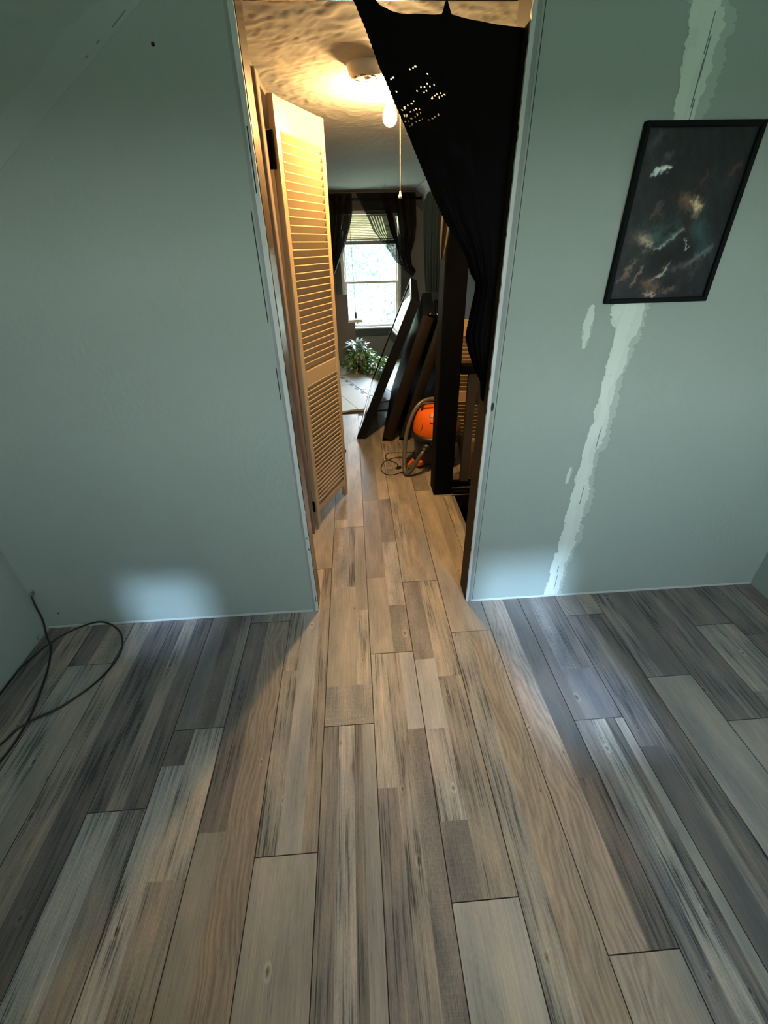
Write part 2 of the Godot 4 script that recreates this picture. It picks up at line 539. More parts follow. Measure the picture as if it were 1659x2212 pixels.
func random_strips(dark: float) -> Array:
	var out := []
	var n := rng.randi_range(1, 3)
	var cuts := [0.0]
	for i in n - 1:
		cuts.append((i + 1.0) / n + rng.randf_range(-0.08, 0.08))
	cuts.append(1.0)
	var light_tones := ["L", "M", "G", "T", "B", "P"]
	var dark_tones := ["D", "P", "P", "B", "D", "P"]
	for i in n:
		var pool: Array = dark_tones if rng.randf() < dark else light_tones
		var g: int = [0, 1, 1, 3, 2][rng.randi_range(0, 4)]
		if rng.randf() < 0.4:
			var c := rng.randf_range(0.2, 0.8)
			out.append([cuts[i], cuts[i + 1], 0, c, pool[rng.randi_range(0, 5)], g])
			out.append([cuts[i], cuts[i + 1], c, 1, pool[rng.randi_range(0, 5)], [0, 1, 3][rng.randi_range(0, 2)]])
		else:
			out.append([cuts[i], cuts[i + 1], 0, 1, pool[rng.randi_range(0, 5)], g])
	return out

func build_floor() -> void:
	var f := structure("floor", "grey brown wood look plank floor running through the doorway")
	bx("subfloor", M.subfloor, f, Vector3(-1.475, -0.10, -1.56), Vector3(1.9, -0.0055, 0.6))
	bx("subfloor", M.subfloor, f, Vector3(-1.0, -0.10, -6.5), Vector3(0.6, -0.0055, -1.56))
	bx("subfloor", M.subfloor, f, Vector3(0.6, -0.10, -6.5), Vector3(1.5, -0.0055, -2.5))
	for row in range(-7, 13):
		var x0 := PX + PW * row
		var x1 := x0 + PW
		var zb: float = BASE.get(row, -0.4 - 0.37 * (absi(row) % 3))
		for k in range(-4, 3):
			var z0 := zb + PL * k
			var z1 := z0 + PL
			var key := "%d,%d" % [row, k]
			rng.seed = hash(key)
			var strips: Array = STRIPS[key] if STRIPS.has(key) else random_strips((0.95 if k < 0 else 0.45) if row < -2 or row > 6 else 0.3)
			# front room, doorway, hall
			var spans := []
			if row >= 0 and row <= 4:
				spans.append([x0, x1, -4.2, 0.599])
			else:
				spans.append([maxf(x0, -1.475), minf(x1, 1.9), -1.56, 0.599])
				if row == -1 or row == -2:
					spans.append([maxf(x0, -0.9), x1, -4.2, -1.56])
				elif row == 5:
					spans.append([x0, 0.6, -2.5, -1.56])
					spans.append([x0, x1, -4.2, -2.5])
				elif row > 5 and x0 < 1.15:
					spans.append([x0, minf(x1, 1.15), -4.2, -2.5])
			for s in spans:
				var c := maxf(z0, s[2] + 0.05 * ((row * 7) % 3) if s[2] < -4.0 else s[2])
				var d := minf(z1, s[3])
				if d - c > 0.02 and s[1] - s[0] > 0.005:
					plank(f, s[0], s[1], c, d, strips, x0, z0)

func build_far_floor() -> void:
	var f := structure("floor_far", "pale unfinished floor of loose white panels by the far window")
	bx("base", M.panel_cream, f, Vector3(-1.0, -0.0054, -6.4), Vector3(1.2, 0.0, -4.25))
	# loose underlay panels, laid askew, with interlocking slots along one seam
	var xf := Transform3D(Basis(Vector3.UP, deg_to_rad(20.9)), Vector3(-0.18, 0.001, -4.22))
	var cut := [
		[-0.30, 0.176, -0.62, 0.03, 0.018, 0], [-0.30, 0.176, -1.50, -0.625, 0.017, 1], [0.182, 0.402, -0.80, 0.05, 0.015, 0], [0.182, 0.402, -1.60, -0.805, 0.015, 1],
		[0.458, 0.72, -0.55, -0.08, 0.010, 2], [0.458, 0.72, -1.10, -0.555, 0.011, 2], [0.725, 1.0, -0.80, -0.10, 0.010, 2], [0.458, 0.95, -1.60, -1.105, 0.012, 1], [0.405, 0.455, -1.5, -0.1, 0.008, 2]]
	for c in cut:
		var st := newst()
		box(st, Vector3(c[0], 0.0, c[2]), Vector3(c[1], c[4], c[3]), 0.002, xf)
		commit(st, "panel", [M.panel_white, M.panel_cream, M.panel_blue][c[5]], f)
	for i in 6:
		var st := newst()
		box(st, Vector3(0.416, 0.0075, -0.34 - 0.166 * i), Vector3(0.444, 0.0095, -0.262 - 0.166 * i), 0.001, xf)
		commit(st, "slot", M.baluster, f)
	for p in [[0.02, -4.60, 0.05, 0.11], [0.20, -4.56, -0.1, 0.10], [-0.12, -5.55, 0.5, 0.06]]:
		var st := newst()
		box(st, Vector3(-p[3], 0.012, -0.010), Vector3(p[3], 0.0155, 0.010), 0.0, Transform3D(Basis(Vector3.UP, p[2]), Vector3(p[0], 0.0, p[1])))
		commit(st, "strip", M.grey_trim, f)

# ------------------------------------------------------------------ rooms
func build_front_room() -> void:
	var w := structure("wall_front", "grey green wall with the door opening")
	bx("left_wall", M.wall, w, Vector3(-1.58, 0.004, -1.62), Vector3(-0.262, 2.3, -1.5))
	bx("right_wall", M.wall, w, Vector3(0.492, 0.004, -1.62), Vector3(2.0, 2.3, -1.5))
	bx("over_door", M.wall, w, Vector3(-0.262, 2.04, -1.62), Vector3(0.492, 2.3, -1.5))
	# joint compound over the drywall seam
	compound(w, [[2.08, 0.848, 0.936], [2.006, 0.849, 0.940], [1.962, 0.851, 0.948], [1.939, 0.854, 0.955], [1.919, 0.856, 0.971], [1.899, 0.878, 0.965], [1.866, 0.869, 0.961], [1.806, 0.883, 0.966], [1.740, 0.888, 0.966], [1.60, 0.892, 0.965], [1.313, 0.839, 0.958], [1.286, 0.844, 0.963], [1.244, 0.855, 0.964], [1.200, 0.874, 0.952], [1.140, 0.877, 0.950], [1.078, 0.872, 0.940], [0.996, 0.871, 0.938], [0.907, 0.874, 0.948], [0.834, 0.872, 0.950], [0.756, 0.863, 0.929], [0.716, 0.863, 0.933], [0.633, 0.862, 0.935], [0.567, 0.865, 0.945], [0.474, 0.857, 0.943], [0.378, 0.863, 0.941], [0.300, 0.866, 0.941], [0.195, 0.846, 0.921], [0.110, 0.853, 0.928], [0.009, 0.844, 0.928]], 3)
	compound(w, [[1.283, 0.768, 0.789], [1.248, 0.754, 0.792], [1.205, 0.759, 0.796], [1.160, 0.771, 0.786]], 9)
	compound(w, [[0.70, 0.832, 0.842], [0.67, 0.824, 0.845], [0.63, 0.826, 0.836]], 13)
	# cracks and a nail hole
	for c in [[0.500, 0.01, 2.05, 0.0018], [-0.268, 1.27, 1.56, 0.003], [-0.2645, 1.02, 1.13, 0.003]]:
		bx("crack", M.crack, w, Vector3(c[0] - c[3], c[1], -1.4999), Vector3(c[0], c[2], -1.4994))
	for c in [[-0.44, 1.889], [-1.40, 0.085]]:
		var st := newst()
		lathe(st, [[0.0, 0.0006], [0.004, 0.0004], [0.0045, 0.0]], 10, Transform3D(Basis(Vector3.RIGHT, PI / 2), Vector3(c[0], c[1], -1.4999)))
		commit(st, "nail_hole", M.crack, w)
	for s in [[-1.475, -0.262, "trim_1"], [0.492, 1.9, "trim_2"]]:
		var t := structure(s[2])
		bx("base_strip", M.white_trim, t, Vector3(s[0], 0.0, -1.5), Vector3(s[1], 0.011, -1.4955), 0.001)
	# side walls, back wall with two windows, ceiling
	var wl := structure("wall_left", "grey green side wall at the left with the cable outlet")
	bx("face", M.wall, wl, Vector3(-1.60, -0.1, -1.62), Vector3(-1.475, 2.3, 0.6))
	var wr := structure("wall_right", "grey green side wall at the right corner")
	bx("face", M.wall, wr, Vector3(1.9, -0.1, -1.62), Vector3(2.0, 2.3, 0.6))
	var cl := structure("ceiling", "painted ceiling of the front room")
	bx("flat", M.plaster_white, cl, Vector3(-1.6, 2.12, -1.5), Vector3(2.0, 2.3, 0.72))
	# feathered joint tape running up the left wall on the slant, painted over
	var dd := Vector2(0.446, 0.294).normalized()
	var nn := Vector2(-dd.y, dd.x)
	var p0 := Vector2(-1.475, 1.285)
	var st3 := newst()
	for i in 90:
		var a := p0 + dd * (0.018 * i)
		var b := p0 + dd * (0.018 * (i + 1))
		var wa := 0.055 + 0.02 * nz.get_noise_1d(i * 12.0)
		var wb2 := 0.055 + 0.02 * nz.get_noise_1d((i + 1) * 12.0)
		var q := [a - nn * 0.004, b - nn * 0.004, b + nn * wb2, a + nn * wa]
		quad(st3, Vector3(q[0].x, q[0].y, -1.4991), Vector3(q[1].x, q[1].y, -1.4991), Vector3(q[2].x, q[2].y, -1.4998), Vector3(q[3].x, q[3].y, -1.4998))
		quad(st3, Vector3(q[0].x, q[0].y, -1.5), Vector3(q[1].x, q[1].y, -1.5), Vector3(q[1].x, q[1].y, -1.4991), Vector3(q[0].x, q[0].y, -1.4991))
	commit(st3, "joint_tape", M.tape, w)
	for c in [[-0.505, 1.93, 0.05], [-0.565, 1.893, 0.012], [-0.60, 1.868, 0.010]]:
		st3 = newst()
		box(st3, Vector3(-c[2] / 2, -0.0012, 0.0), Vector3(c[2] / 2, 0.0012, 0.0004), 0.0, Transform3D(Basis(Vector3.BACK, 0.6), Vector3(c[0], c[1], -1.4995)))
		commit(st3, "tape_tear", M.tear, w)
	var wb := structure("wall_back", "back wall with two window openings")
	var zb := 0.6
	var sills := [1.40, 0.95]
	var holes := [[-0.88, -0.48], [0.70, 1.20]]
	var xs := [-1.6, -0.88, -0.48, 0.70, 1.20, 2.0]
	for i in 5:
		if i == 1 or i == 3:
			bx("below_window", M.wall, wb, Vector3(xs[i], -0.1, zb), Vector3(xs[i + 1], sills[i / 2], zb + 0.12))
			bx("above_window", M.wall, wb, Vector3(xs[i], 1.80, zb), Vector3(xs[i + 1], 2.3, zb + 0.12))
		else:
			bx("pier", M.wall, wb, Vector3(xs[i], -0.1, zb), Vector3(xs[i + 1], 2.3, zb + 0.12))
	for i in 2:
		var wn := structure("window_%d" % (i + 2), "back window that lights the room")
		var a: float = holes[i][0]
		var b: float = holes[i][1]
		var sy: float = sills[i]
		bx("sill", M.white_trim, wn, Vector3(a, sy, zb - 0.03), Vector3(b, sy + 0.02, zb + 0.14), 0.003)
		bx("rail", M.white_trim, wn, Vector3(a, sy * 0.55 + 0.79, zb + 0.04), Vector3(b, sy * 0.55 + 0.815, zb + 0.08), 0.003)
		bx("stile", M.white_trim, wn, Vector3(a, sy + 0.02, zb + 0.03), Vector3(a + 0.04, 1.80, zb + 0.09), 0.003)
		bx("stile", M.white_trim, wn, Vector3(b - 0.04, sy + 0.02, zb + 0.03), Vector3(b, 1.80, zb + 0.09), 0.003)
		bx("pane", M.pane, wn, Vector3(a + 0.04, sy + 0.02, zb + 0.055), Vector3(b - 0.04, 1.80, zb + 0.059))

# trowel strokes of joint compound, laid one over the other along a band; rows: [height, left, right]
func compound(parent: Node, rows: Array, seed_: int) -> void:
	rng.seed = seed_
	var layers := [newst(), newst(), newst()]
	var top: float = rows[0][0]
	var y: float = rows[-1][0]
	var full := rows.size() > 5
	var count := 0
	while y < top - 0.01:
		for pass_ in (4 if full else 2):
			var kind: int = [0, 1, 1, 2][pass_] if full else [0, 1][pass_]
			var a := interp(rows, y, 0, 1)
			var b := interp(rows, y, 0, 2)
			var w := b - a
			var hw := w * (rng.randf_range(0.26, 0.40) if kind == 1 else (rng.randf_range(0.40, 0.52) if kind == 0 else rng.randf_range(0.10, 0.22)))
			var cx := (a + b) * 0.5 + (b - a) * rng.randf_range(-0.16, 0.12) + (w * 0.16 if kind == 0 else 0.0)
			if kind == 2:
				cx = a + w * rng.randf_range(0.15, 0.55)
			var hl := rng.randf_range(0.03, 0.075) if full else rng.randf_range(0.012, 0.03)
			var z := -1.4996 + 0.0006 * kind + 0.000012 * (count % 41)
			var skew := rng.randf_range(-0.10, 0.14)
			# ragged outline, closed at both ends by uneven teeth
			var pl := PackedVector2Array()
			var nv := 17
			var ys := []
			for i in nv:
				ys.append(clampf(y + (float(i) / (nv - 1) * 2.0 - 1.0 + rng.randf_range(-0.04, 0.04)) * hl, rows[-1][0] - 0.004 + 0.00002 * i, 2.11 + 0.00002 * i))
			for i in nv:
				var t := float(i) / (nv - 1) * 2.0 - 1.0
				var k := pow(maxf(0.0, 1.0 - t * t), 0.35)
				pl.append(Vector2(cx + skew * t * hl - hw * k * rng.randf_range(0.74, 1.12), ys[i]))
			var pr := PackedVector2Array()
			for i in nv:
				var t := float(i) / (nv - 1) * 2.0 - 1.0
				var k := pow(maxf(0.0, 1.0 - t * t), 0.35)
				pr.append(Vector2(cx + skew * t * hl + hw * k * rng.randf_range(0.70, 1.14), ys[i]))
			var st: SurfaceTool = layers[kind]
			st.set_normal(Vector3.BACK)
			for i in nv - 1:
				quad(st, Vector3(pl[i].x, pl[i].y, z), Vector3(pr[i].x, pr[i].y, z), Vector3(pr[i + 1].x, pr[i + 1].y, z), Vector3(pl[i + 1].x, pl[i + 1].y, z))
			count += 1
		y += 0.034 if full else 0.018
	put(layers[0].commit(), "joint_compound", M.compound_thin, parent)
	put(layers[1].commit(), "joint_compound", M.compound, parent)
	if full:
		put(layers[2].commit(), "joint_compound", M.compound_thick, parent)
		# the seam still showing through
		var st := newst()
		for i in 9:
			var y0 := rng.randf_range(0.05, 2.0)
			var x0 := lerpf(interp(rows, y0, 0, 1), interp(rows, y0, 0, 2), rng.randf_range(0.5, 0.68))
			var hl := rng.randf_range(0.012, 0.05)
			box(st, Vector3(x0 - 0.0011, y0 - hl, -1.4996), Vector3(x0 + 0.0011, y0 + hl, -1.4976))
		commit(st, "open_seam", M.tear, parent)

func build_door() -> void:
	var d := structure("door_1", "bare door opening with stripped wooden jambs")
	bx("jamb", M.jamb, d, Vector3(-0.30, 0.0, -1.62), Vector3(-0.236, 2.04, -1.504), 0.003)
	bx("jamb", M.jamb_dull, d, Vector3(0.467, 0.0, -1.62), Vector3(0.53, 2.04, -1.504), 0.003)
	bx("header", M.jamb, d, Vector3(-0.236, 1.995, -1.62), Vector3(0.467, 2.04, -1.504), 0.003)
	# metal corner beads with torn paint, and the grey recess beside them
	for s in [[-0.252, -0.238, 1], [0.467, 0.479, -1]]:
		var st := newst()
		var y := 0.0
		var n := FastNoiseLite.new()
		n.seed = 77 + int(s[2]); n.frequency = 1.0; n.fractal_octaves = 3
		while y < 2.03:
			var e0 := 0.0012 * n.get_noise_1d(y * 20.0) + 0.003 * maxf(0.0, n.get_noise_1d(y * 70.0) - 0.1)
			var e1 := 0.0012 * n.get_noise_1d((y + 0.01) * 20.0) + 0.003 * maxf(0.0, n.get_noise_1d((y + 0.01) * 70.0) - 0.1)
			var a0: float = s[0] + (e0 if s[2] < 0 else 0.0)
			var a1: float = s[0] + (e1 if s[2] < 0 else 0.0)
			var b0: float = s[1] + (e0 if s[2] > 0 else 0.0)
			var b1: float = s[1] + (e1 if s[2] > 0 else 0.0)
			quad(st, Vector3(a0, y, -1.497), Vector3(b0, y, -1.497), Vector3(b1, y + 0.01, -1.497), Vector3(a1, y + 0.01, -1.497))
			quad(st, Vector3(b0, y, -1.497), Vector3(b0, y, -1.508), Vector3(b1, y + 0.01, -1.508), Vector3(b1, y + 0.01, -1.497))
			quad(st, Vector3(a0, y, -1.508), Vector3(a0, y, -1.497), Vector3(a1, y + 0.01, -1.497), Vector3(a1, y + 0.01, -1.508))
			y += 0.01
		commit(st, "corner_bead", M.white_trim, d)
	bx("recess", M.grey_trim, d, Vector3(-0.264, 0.0, -1.51), Vector3(-0.250, 2.03, -1.5015), 0.001)
	bx("recess", M.grey_trim, d, Vector3(0.478, 0.0, -1.51), Vector3(0.494, 2.03, -1.5015), 0.001)
	# strike hole in the right edge
	var st := newst()
	lathe(st, [[0.0, 0.0012], [0.006, 0.001], [0.0065, 0.0]], 14, Transform3D(Basis(Vector3.RIGHT, PI / 2) * Basis().scaled(Vector3(0.75, 1, 2.6)), Vector3(0.4865, 0.962, -1.5015)))
	commit(st, "strike_hole", M.crack, d)
	for c in [[-0.2435, 0.06, 0.10], [-0.2425, 0.36, 0.375], [-0.244, 0.42, 0.43], [-0.2465, 1.60, 1.74]]:
		bx("paint_chip", M.crack, d, Vector3(c[0] - 0.002, c[1], -1.4972), Vector3(c[0] + 0.0012, c[2], -1.4966), 0.0002)

func ceil_y(z: float) -> float:
	return 2.012 + 0.0175 * (z + 2.1)

func build_hall() -> void:
	var c := structure("ceiling_hall", "swirled plaster ceiling lit by the bare bulb")
	var n := FastNoiseLite.new(); n.seed = 4; n.frequency = 1.0; n.fractal_octaves = 3
	var wv := FastNoiseLite.new(); wv.seed = 8; wv.frequency = 1.0; wv.fractal_octaves = 2
	var relief := func(x: float, z: float) -> float:
		var wx := x + 0.10 * wv.get_noise_2d(x * 3.2, z * 3.2)
		var wz := z + 0.10 * wv.get_noise_2d(x * 3.2 + 40.0, z * 3.2)
		var r := 1.0 - absf(n.get_noise_2d(wx * 6.5, wz * 11.0)) * 2.6
		var q := 1.0 - absf(n.get_noise_2d(wx * 16.0 + 60.0, wz * 23.0)) * 2.4
		return 0.0020 * maxf(0.0, r) * maxf(0.0, r) + 0.0010 * maxf(0.0, q) + 0.0016 * n.get_noise_2d(wx * 8.0, wz * 14.0)
	var m := sheet(170, 400, func(u: float, v: float) -> Vector3:
		var x := lerpf(-0.95, 0.80, u)
		var z := -1.62 - 4.8 * v
		return Vector3(x, ceil_y(z) - relief.call(x, z) * clampf(1.3 - 0.25 * absf(z + 2.2), 0.35, 1.0), z))
	put(m, "plaster", M.ceiling, c)
	bx("slab", M.ceiling, c, Vector3(-1.1, 2.06, -6.5), Vector3(1.5, 2.2, -1.62))
	var m2 := sheet(30, 120, func(u: float, v: float) -> Vector3:
		var z := -1.62 - 4.8 * v
		var x := lerpf(0.80, 1.22, u)
		return Vector3(x, ceil_y(z) - 0.004 - (x - 0.8) * 0.86 + 0.012 * sin(u * PI) , z))
	put(m2, "slope", M.ceiling, c)
	var wr := structure("wall_hall_right", "grey knee wall under the sloped ceiling")
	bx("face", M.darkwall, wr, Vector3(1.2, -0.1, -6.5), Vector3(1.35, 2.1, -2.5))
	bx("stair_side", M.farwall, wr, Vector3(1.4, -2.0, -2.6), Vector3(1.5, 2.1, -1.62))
	var wl := structure("wall_hall_left", "tan wall with the closet opening behind the louvred door")
	bx("near", M.hallwall, wl, Vector3(-0.42, 0.0, -2.17), Vector3(-0.31, 2.06, -1.62))
	bx("casing", M.jamb_tan, wl, Vector3(-0.325, 0.0, -2.20), Vector3(-0.296, 2.0, -2.13), 0.003)
	bx("far", M.hallwall, wl, Vector3(-0.42, 0.0, -3.45), Vector3(-0.31, 2.06, -3.10))
	bx("closet_back", M.farwall, wl, Vector3(-1.10, 0.0, -6.5), Vector3(-1.0, 2.06, -1.62))
	bx("over_closet", M.hallwall, wl, Vector3(-0.42, 1.985, -3.10), Vector3(-0.31, 2.06, -2.17))
	bx("closet_side", M.farwall, wl, Vector3(-1.0, 0.0, -3.45), Vector3(-0.42, 2.06, -3.38))
	var wf := structure("wall_far", "grey wall around the far window")
	var z0 := -6.35
	bx("left_pier", M.farwall, wf, Vector3(-1.1, -0.1, z0 - 0.14), Vector3(-0.12, 2.1, z0))
	bx("right_pier", M.farwall, wf, Vector3(0.64, -0.1, z0 - 0.14), Vector3(1.4, 2.1, z0))
	bx("under_window", M.farwall, wf, Vector3(-0.12, -0.1, z0 - 0.14), Vector3(0.64, 0.42, z0))
	bx("over_window", M.farwall, wf, Vector3(-0.12, 1.74, z0 - 0.14), Vector3(0.64, 2.1, z0))
	var t := structure("trim_3", "dark painted trim under the ceiling at the window wall")
	bx("crown", M.apron, t, Vector3(-0.95, 1.845, z0), Vector3(0.80, 1.925, z0 + 0.04), 0.004)
	var xf := Transform3D(Basis(Vector3.BACK, -0.71), Vector3(0.79, 1.915, z0))
	bx("crown", M.apron, t, Vector3(0.0, -0.075, 0.0), Vector3(0.5, -0.005, 0.04), 0.004, xf)
	# stair well beside the landing
	var sw := structure("stairwell", "")
	bx("riser_wall", M.farwall, sw, Vector3(0.6, -2.0, -1.62), Vector3(0.62, -0.006, -2.5))
	bx("end_wall", M.farwall, sw, Vector3(0.6, -2.0, -2.6), Vector3(1.4, -0.006, -2.5))
	for i in 5:
		bx("tread", M.grey_trim, sw, Vector3(0.62, -0.22 - 0.2 * i, -1.9 - 0.0), Vector3(0.84 + 0.16 * i, -0.18 - 0.2 * i, -1.62), 0.004)
	bx("well_floor", M.farwall, sw, Vector3(0.5, -2.1, -2.7), Vector3(1.6, -2.0, -1.5))
	bx("front_wall", M.farwall, sw, Vector3(0.6, -2.0, -1.62), Vector3(1.5, -0.1, -1.5))

func build_window() -> void:
	var w := structure("window_1", "white double hung window of the far room")
	var z := -6.35
	# dark casing
	bx("casing", M.apron, w, Vector3(-0.20, 0.42, z), Vector3(-0.12, 1.80, z + 0.025), 0.003)
	bx("casing", M.apron, w, Vector3(0.64, 0.42, z), Vector3(0.75, 1.80, z + 0.025), 0.003)
	bx("head_casing", M.apron, w, Vector3(-0.20, 1.74, z), Vector3(0.75, 1.83, z + 0.025), 0.003)
	bx("apron", M.apron, w, Vector3(-0.17, 0.32, z), Vector3(0.72, 0.415, z + 0.025), 0.003)
	bx("sill", M.window_white, w, Vector3(-0.17, 0.415, z - 0.06), Vector3(0.72, 0.435, z + 0.05), 0.004)
	# jamb liners and sashes
	for s in [-0.12, 0.605]:
		bx("liner", M.window_white, w, Vector3(s, 0.435, z - 0.12), Vector3(s + 0.035, 1.74, z + 0.003), 0.002)
	bx("head", M.window_white, w, Vector3(-0.085, 1.70, z - 0.12), Vector3(0.605, 1.74, z), 0.002)
	for sash in [[0.955, 1.70, z - 0.09], [0.435, 0.985, z - 0.05]]:
		var y0: float = sash[0]; var y1: float = sash[1]; var zz: float = sash[2]
		var sn := Node3D.new()
		sn.name = "sash"
		w.add_child(sn, true)
		bx("stile", M.window_white, sn, Vector3(-0.085, y0, zz), Vector3(-0.060, y1, zz + 0.03), 0.003)
		bx("stile", M.window_white, sn, Vector3(0.580, y0, zz), Vector3(0.605, y1, zz + 0.03), 0.003)
		bx("rail", M.window_white, sn, Vector3(-0.060, y0, zz), Vector3(0.580, y0 + 0.028, zz + 0.03), 0.003)
		bx("rail", M.window_white, sn, Vector3(-0.060, y1 - 0.028, zz), Vector3(0.580, y1, zz + 0.03), 0.003)
		bx("pane", M.pane, sn, Vector3(-0.060, y0 + 0.028, zz + 0.013), Vector3(0.580, y1 - 0.028, zz + 0.017))

# ------------------------------------------------------------------ things in the front room
func picture_tex() -> ImageTexture:
	var W := 168
	var Hh := 224
	var strokes := [ # u, v, u2, v2, radius, r, g, b, strength
		[0.08, 0.08, 0.12, 0.02, 0.03, 0.30, 0.29, 0.33, 0.6], [0.16, 0.215, 0.28, 0.20, 0.016, 0.75, 0.80, 0.78, 1.0], [0.13, 0.245, 0.17, 0.215, 0.012, 0.7, 0.74, 0.72, 0.8], [0.22, 0.15, 0.26, 0.13, 0.02, 0.3, 0.32, 0.35, 0.7],
		[0.62, 0.29, 0.66, 0.24, 0.018, 0.35, 0.22, 0.22, 0.7], [0.87, 0.24, 0.93, 0.19, 0.022, 0.36, 0.22, 0.22, 0.7],
		[0.24, 0.46, 0.28, 0.40, 0.02, 0.36, 0.29, 0.25, 0.7], [0.22, 0.47, 0.33, 0.46, 0.014, 0.33, 0.26, 0.22, 0.6],
		[0.50, 0.38, 0.64, 0.42, 0.045, 0.40, 0.30, 0.24, 0.9], [0.62, 0.40, 0.66, 0.43, 0.03, 0.72, 0.66, 0.52, 1.0], [0.64, 0.46, 0.66, 0.49, 0.018, 0.55, 0.45, 0.36, 0.8],
		[0.30, 0.60, 0.55, 0.56, 0.07, 0.20, 0.32, 0.31, 0.8], [0.72, 0.55, 0.80, 0.66, 0.07, 0.18, 0.29, 0.29, 0.8],
		[0.58, 0.50, 0.60, 0.62, 0.045, 0.10, 0.07, 0.06, 0.9], [0.45, 0.74, 0.66, 0.70, 0.09, 0.07, 0.065, 0.065, 0.95], [0.40, 0.58, 0.48, 0.55, 0.025, 0.09, 0.07, 0.06, 0.9],
		[0.58, 0.55, 0.40, 0.66, 0.012, 0.52, 0.55, 0.52, 0.8], [0.63, 0.62, 0.68, 0.68, 0.008, 0.66, 0.68, 0.66, 0.9], [0.40, 0.66, 0.34, 0.68, 0.012, 0.55, 0.58, 0.55, 0.8],
		[0.14, 0.60, 0.24, 0.62, 0.05, 0.32, 0.28, 0.25, 0.8], [0.20, 0.61, 0.27, 0.64, 0.03, 0.58, 0.52, 0.44, 0.9], [0.13, 0.66, 0.15, 0.70, 0.03, 0.10, 0.09, 0.09, 0.8],
		[0.17, 0.76, 0.10, 0.83, 0.02, 0.46, 0.38, 0.32, 0.8], [0.26, 0.80, 0.20, 0.90, 0.014, 0.52, 0.43, 0.36, 0.8], [0.15, 0.84, 0.05, 0.87, 0.014, 0.45, 0.38, 0.33, 0.7],
		[0.53, 0.77, 0.50, 0.83, 0.013, 0.62, 0.58, 0.52, 0.9], [0.50, 0.83, 0.39, 0.89, 0.008, 0.62, 0.58, 0.52, 0.9],
		[0.92, 0.67, 0.74, 0.77, 0.022, 0.36, 0.39, 0.38, 0.8], [0.72, 0.78, 0.60, 0.80, 0.03, 0.30, 0.27, 0.29, 0.7], [0.85, 0.78, 0.80, 0.84, 0.03, 0.22, 0.22, 0.22, 0.6],
		[0.34, 0.90, 0.46, 0.93, 0.04, 0.38, 0.28, 0.22, 0.9], [0.38, 0.97, 0.45, 0.98, 0.02, 0.66, 0.58, 0.52, 0.9], [0.55, 0.965, 0.66, 0.93, 0.016, 0.40, 0.32, 0.29, 0.8], [0.06, 0.95, 0.22, 0.97, 0.05, 0.12, 0.11, 0.10, 0.7]]
	var buf := PackedFloat32Array()
	buf.resize(W * Hh * 3)
	for y in Hh:
		for x in W:
			var u := float(x) / W
			var v := float(y) / Hh
			var n1 := nz.get_noise_2d((u * 0.6 + v) * 160.0, (u - v * 0.8) * 900.0)
			var n2 := nz.get_noise_2d(u * 300.0, v * 300.0)
			var k := 0.115 + 0.05 * n1 + 0.04 * n2
			var i := (y * W + x) * 3
			buf[i] = k * 0.95; buf[i + 1] = k * 1.08; buf[i + 2] = k * 1.12
	rng.seed = 77
	for k in 260:
		var u := rng.randf(); var v := rng.randf()
		var an := rng.randf_range(-1.3, -0.6)
		var l := rng.randf_range(0.01, 0.05)
		var g := rng.randf_range(0.06, 0.24) * (0.7 + 0.5 * v)
		var warm := rng.randf_range(-0.15, 0.3) * v
		strokes.insert(k % 3, [u, v, u + l * cos(an), v + l * sin(an), rng.randf_range(0.006, 0.022), g * (1.0 + warm), g * 1.03, g * (1.06 - warm), 0.35])
	for s in strokes:
		var a := Vector2(s[0] * W, s[1] * Hh)
		var b := Vector2(s[2] * W, s[3] * Hh)
		var r: float = s[4] * Hh * 1.1
		var x0 := maxi(0, int(minf(a.x, b.x) - 2.0 * r))
		var x1 := mini(W - 1, int(maxf(a.x, b.x) + 2.0 * r))
		var y0 := maxi(0, int(minf(a.y, b.y) - 2.0 * r))
		var y1 := mini(Hh - 1, int(maxf(a.y, b.y) + 2.0 * r))
		for y in range(y0, y1 + 1):
			for x in range(x0, x1 + 1):
				var q := Vector2(x + 6.0 * nz.get_noise_2d(x * 9.0, y * 9.0), y + 6.0 * nz.get_noise_2d(x * 9.0 + 300.0, y * 9.0))
				var c := Geometry2D.get_closest_point_to_segment(q, a, b)
				var d := q.distance_to(c) / r * (1.0 + 0.5 * nz.get_noise_2d(x * 14.0, y * 14.0))
				var f: float = exp(-d * d * 1.4) * s[8]
				var i := (y * W + x) * 3
				for k in 3:
					buf[i + k] = lerpf(buf[i + k], s[5 + k] * 1.15, clampf(f, 0.0, 1.0))
	var px := PackedByteArray()
	px.resize(buf.size())
	for i in buf.size():
		px[i] = int(clampf(buf[i] * 255.0, 0, 255))
	return ImageTexture.create_from_image(Image.create_from_data(W, Hh, false, Image.FORMAT_RGB8, px))

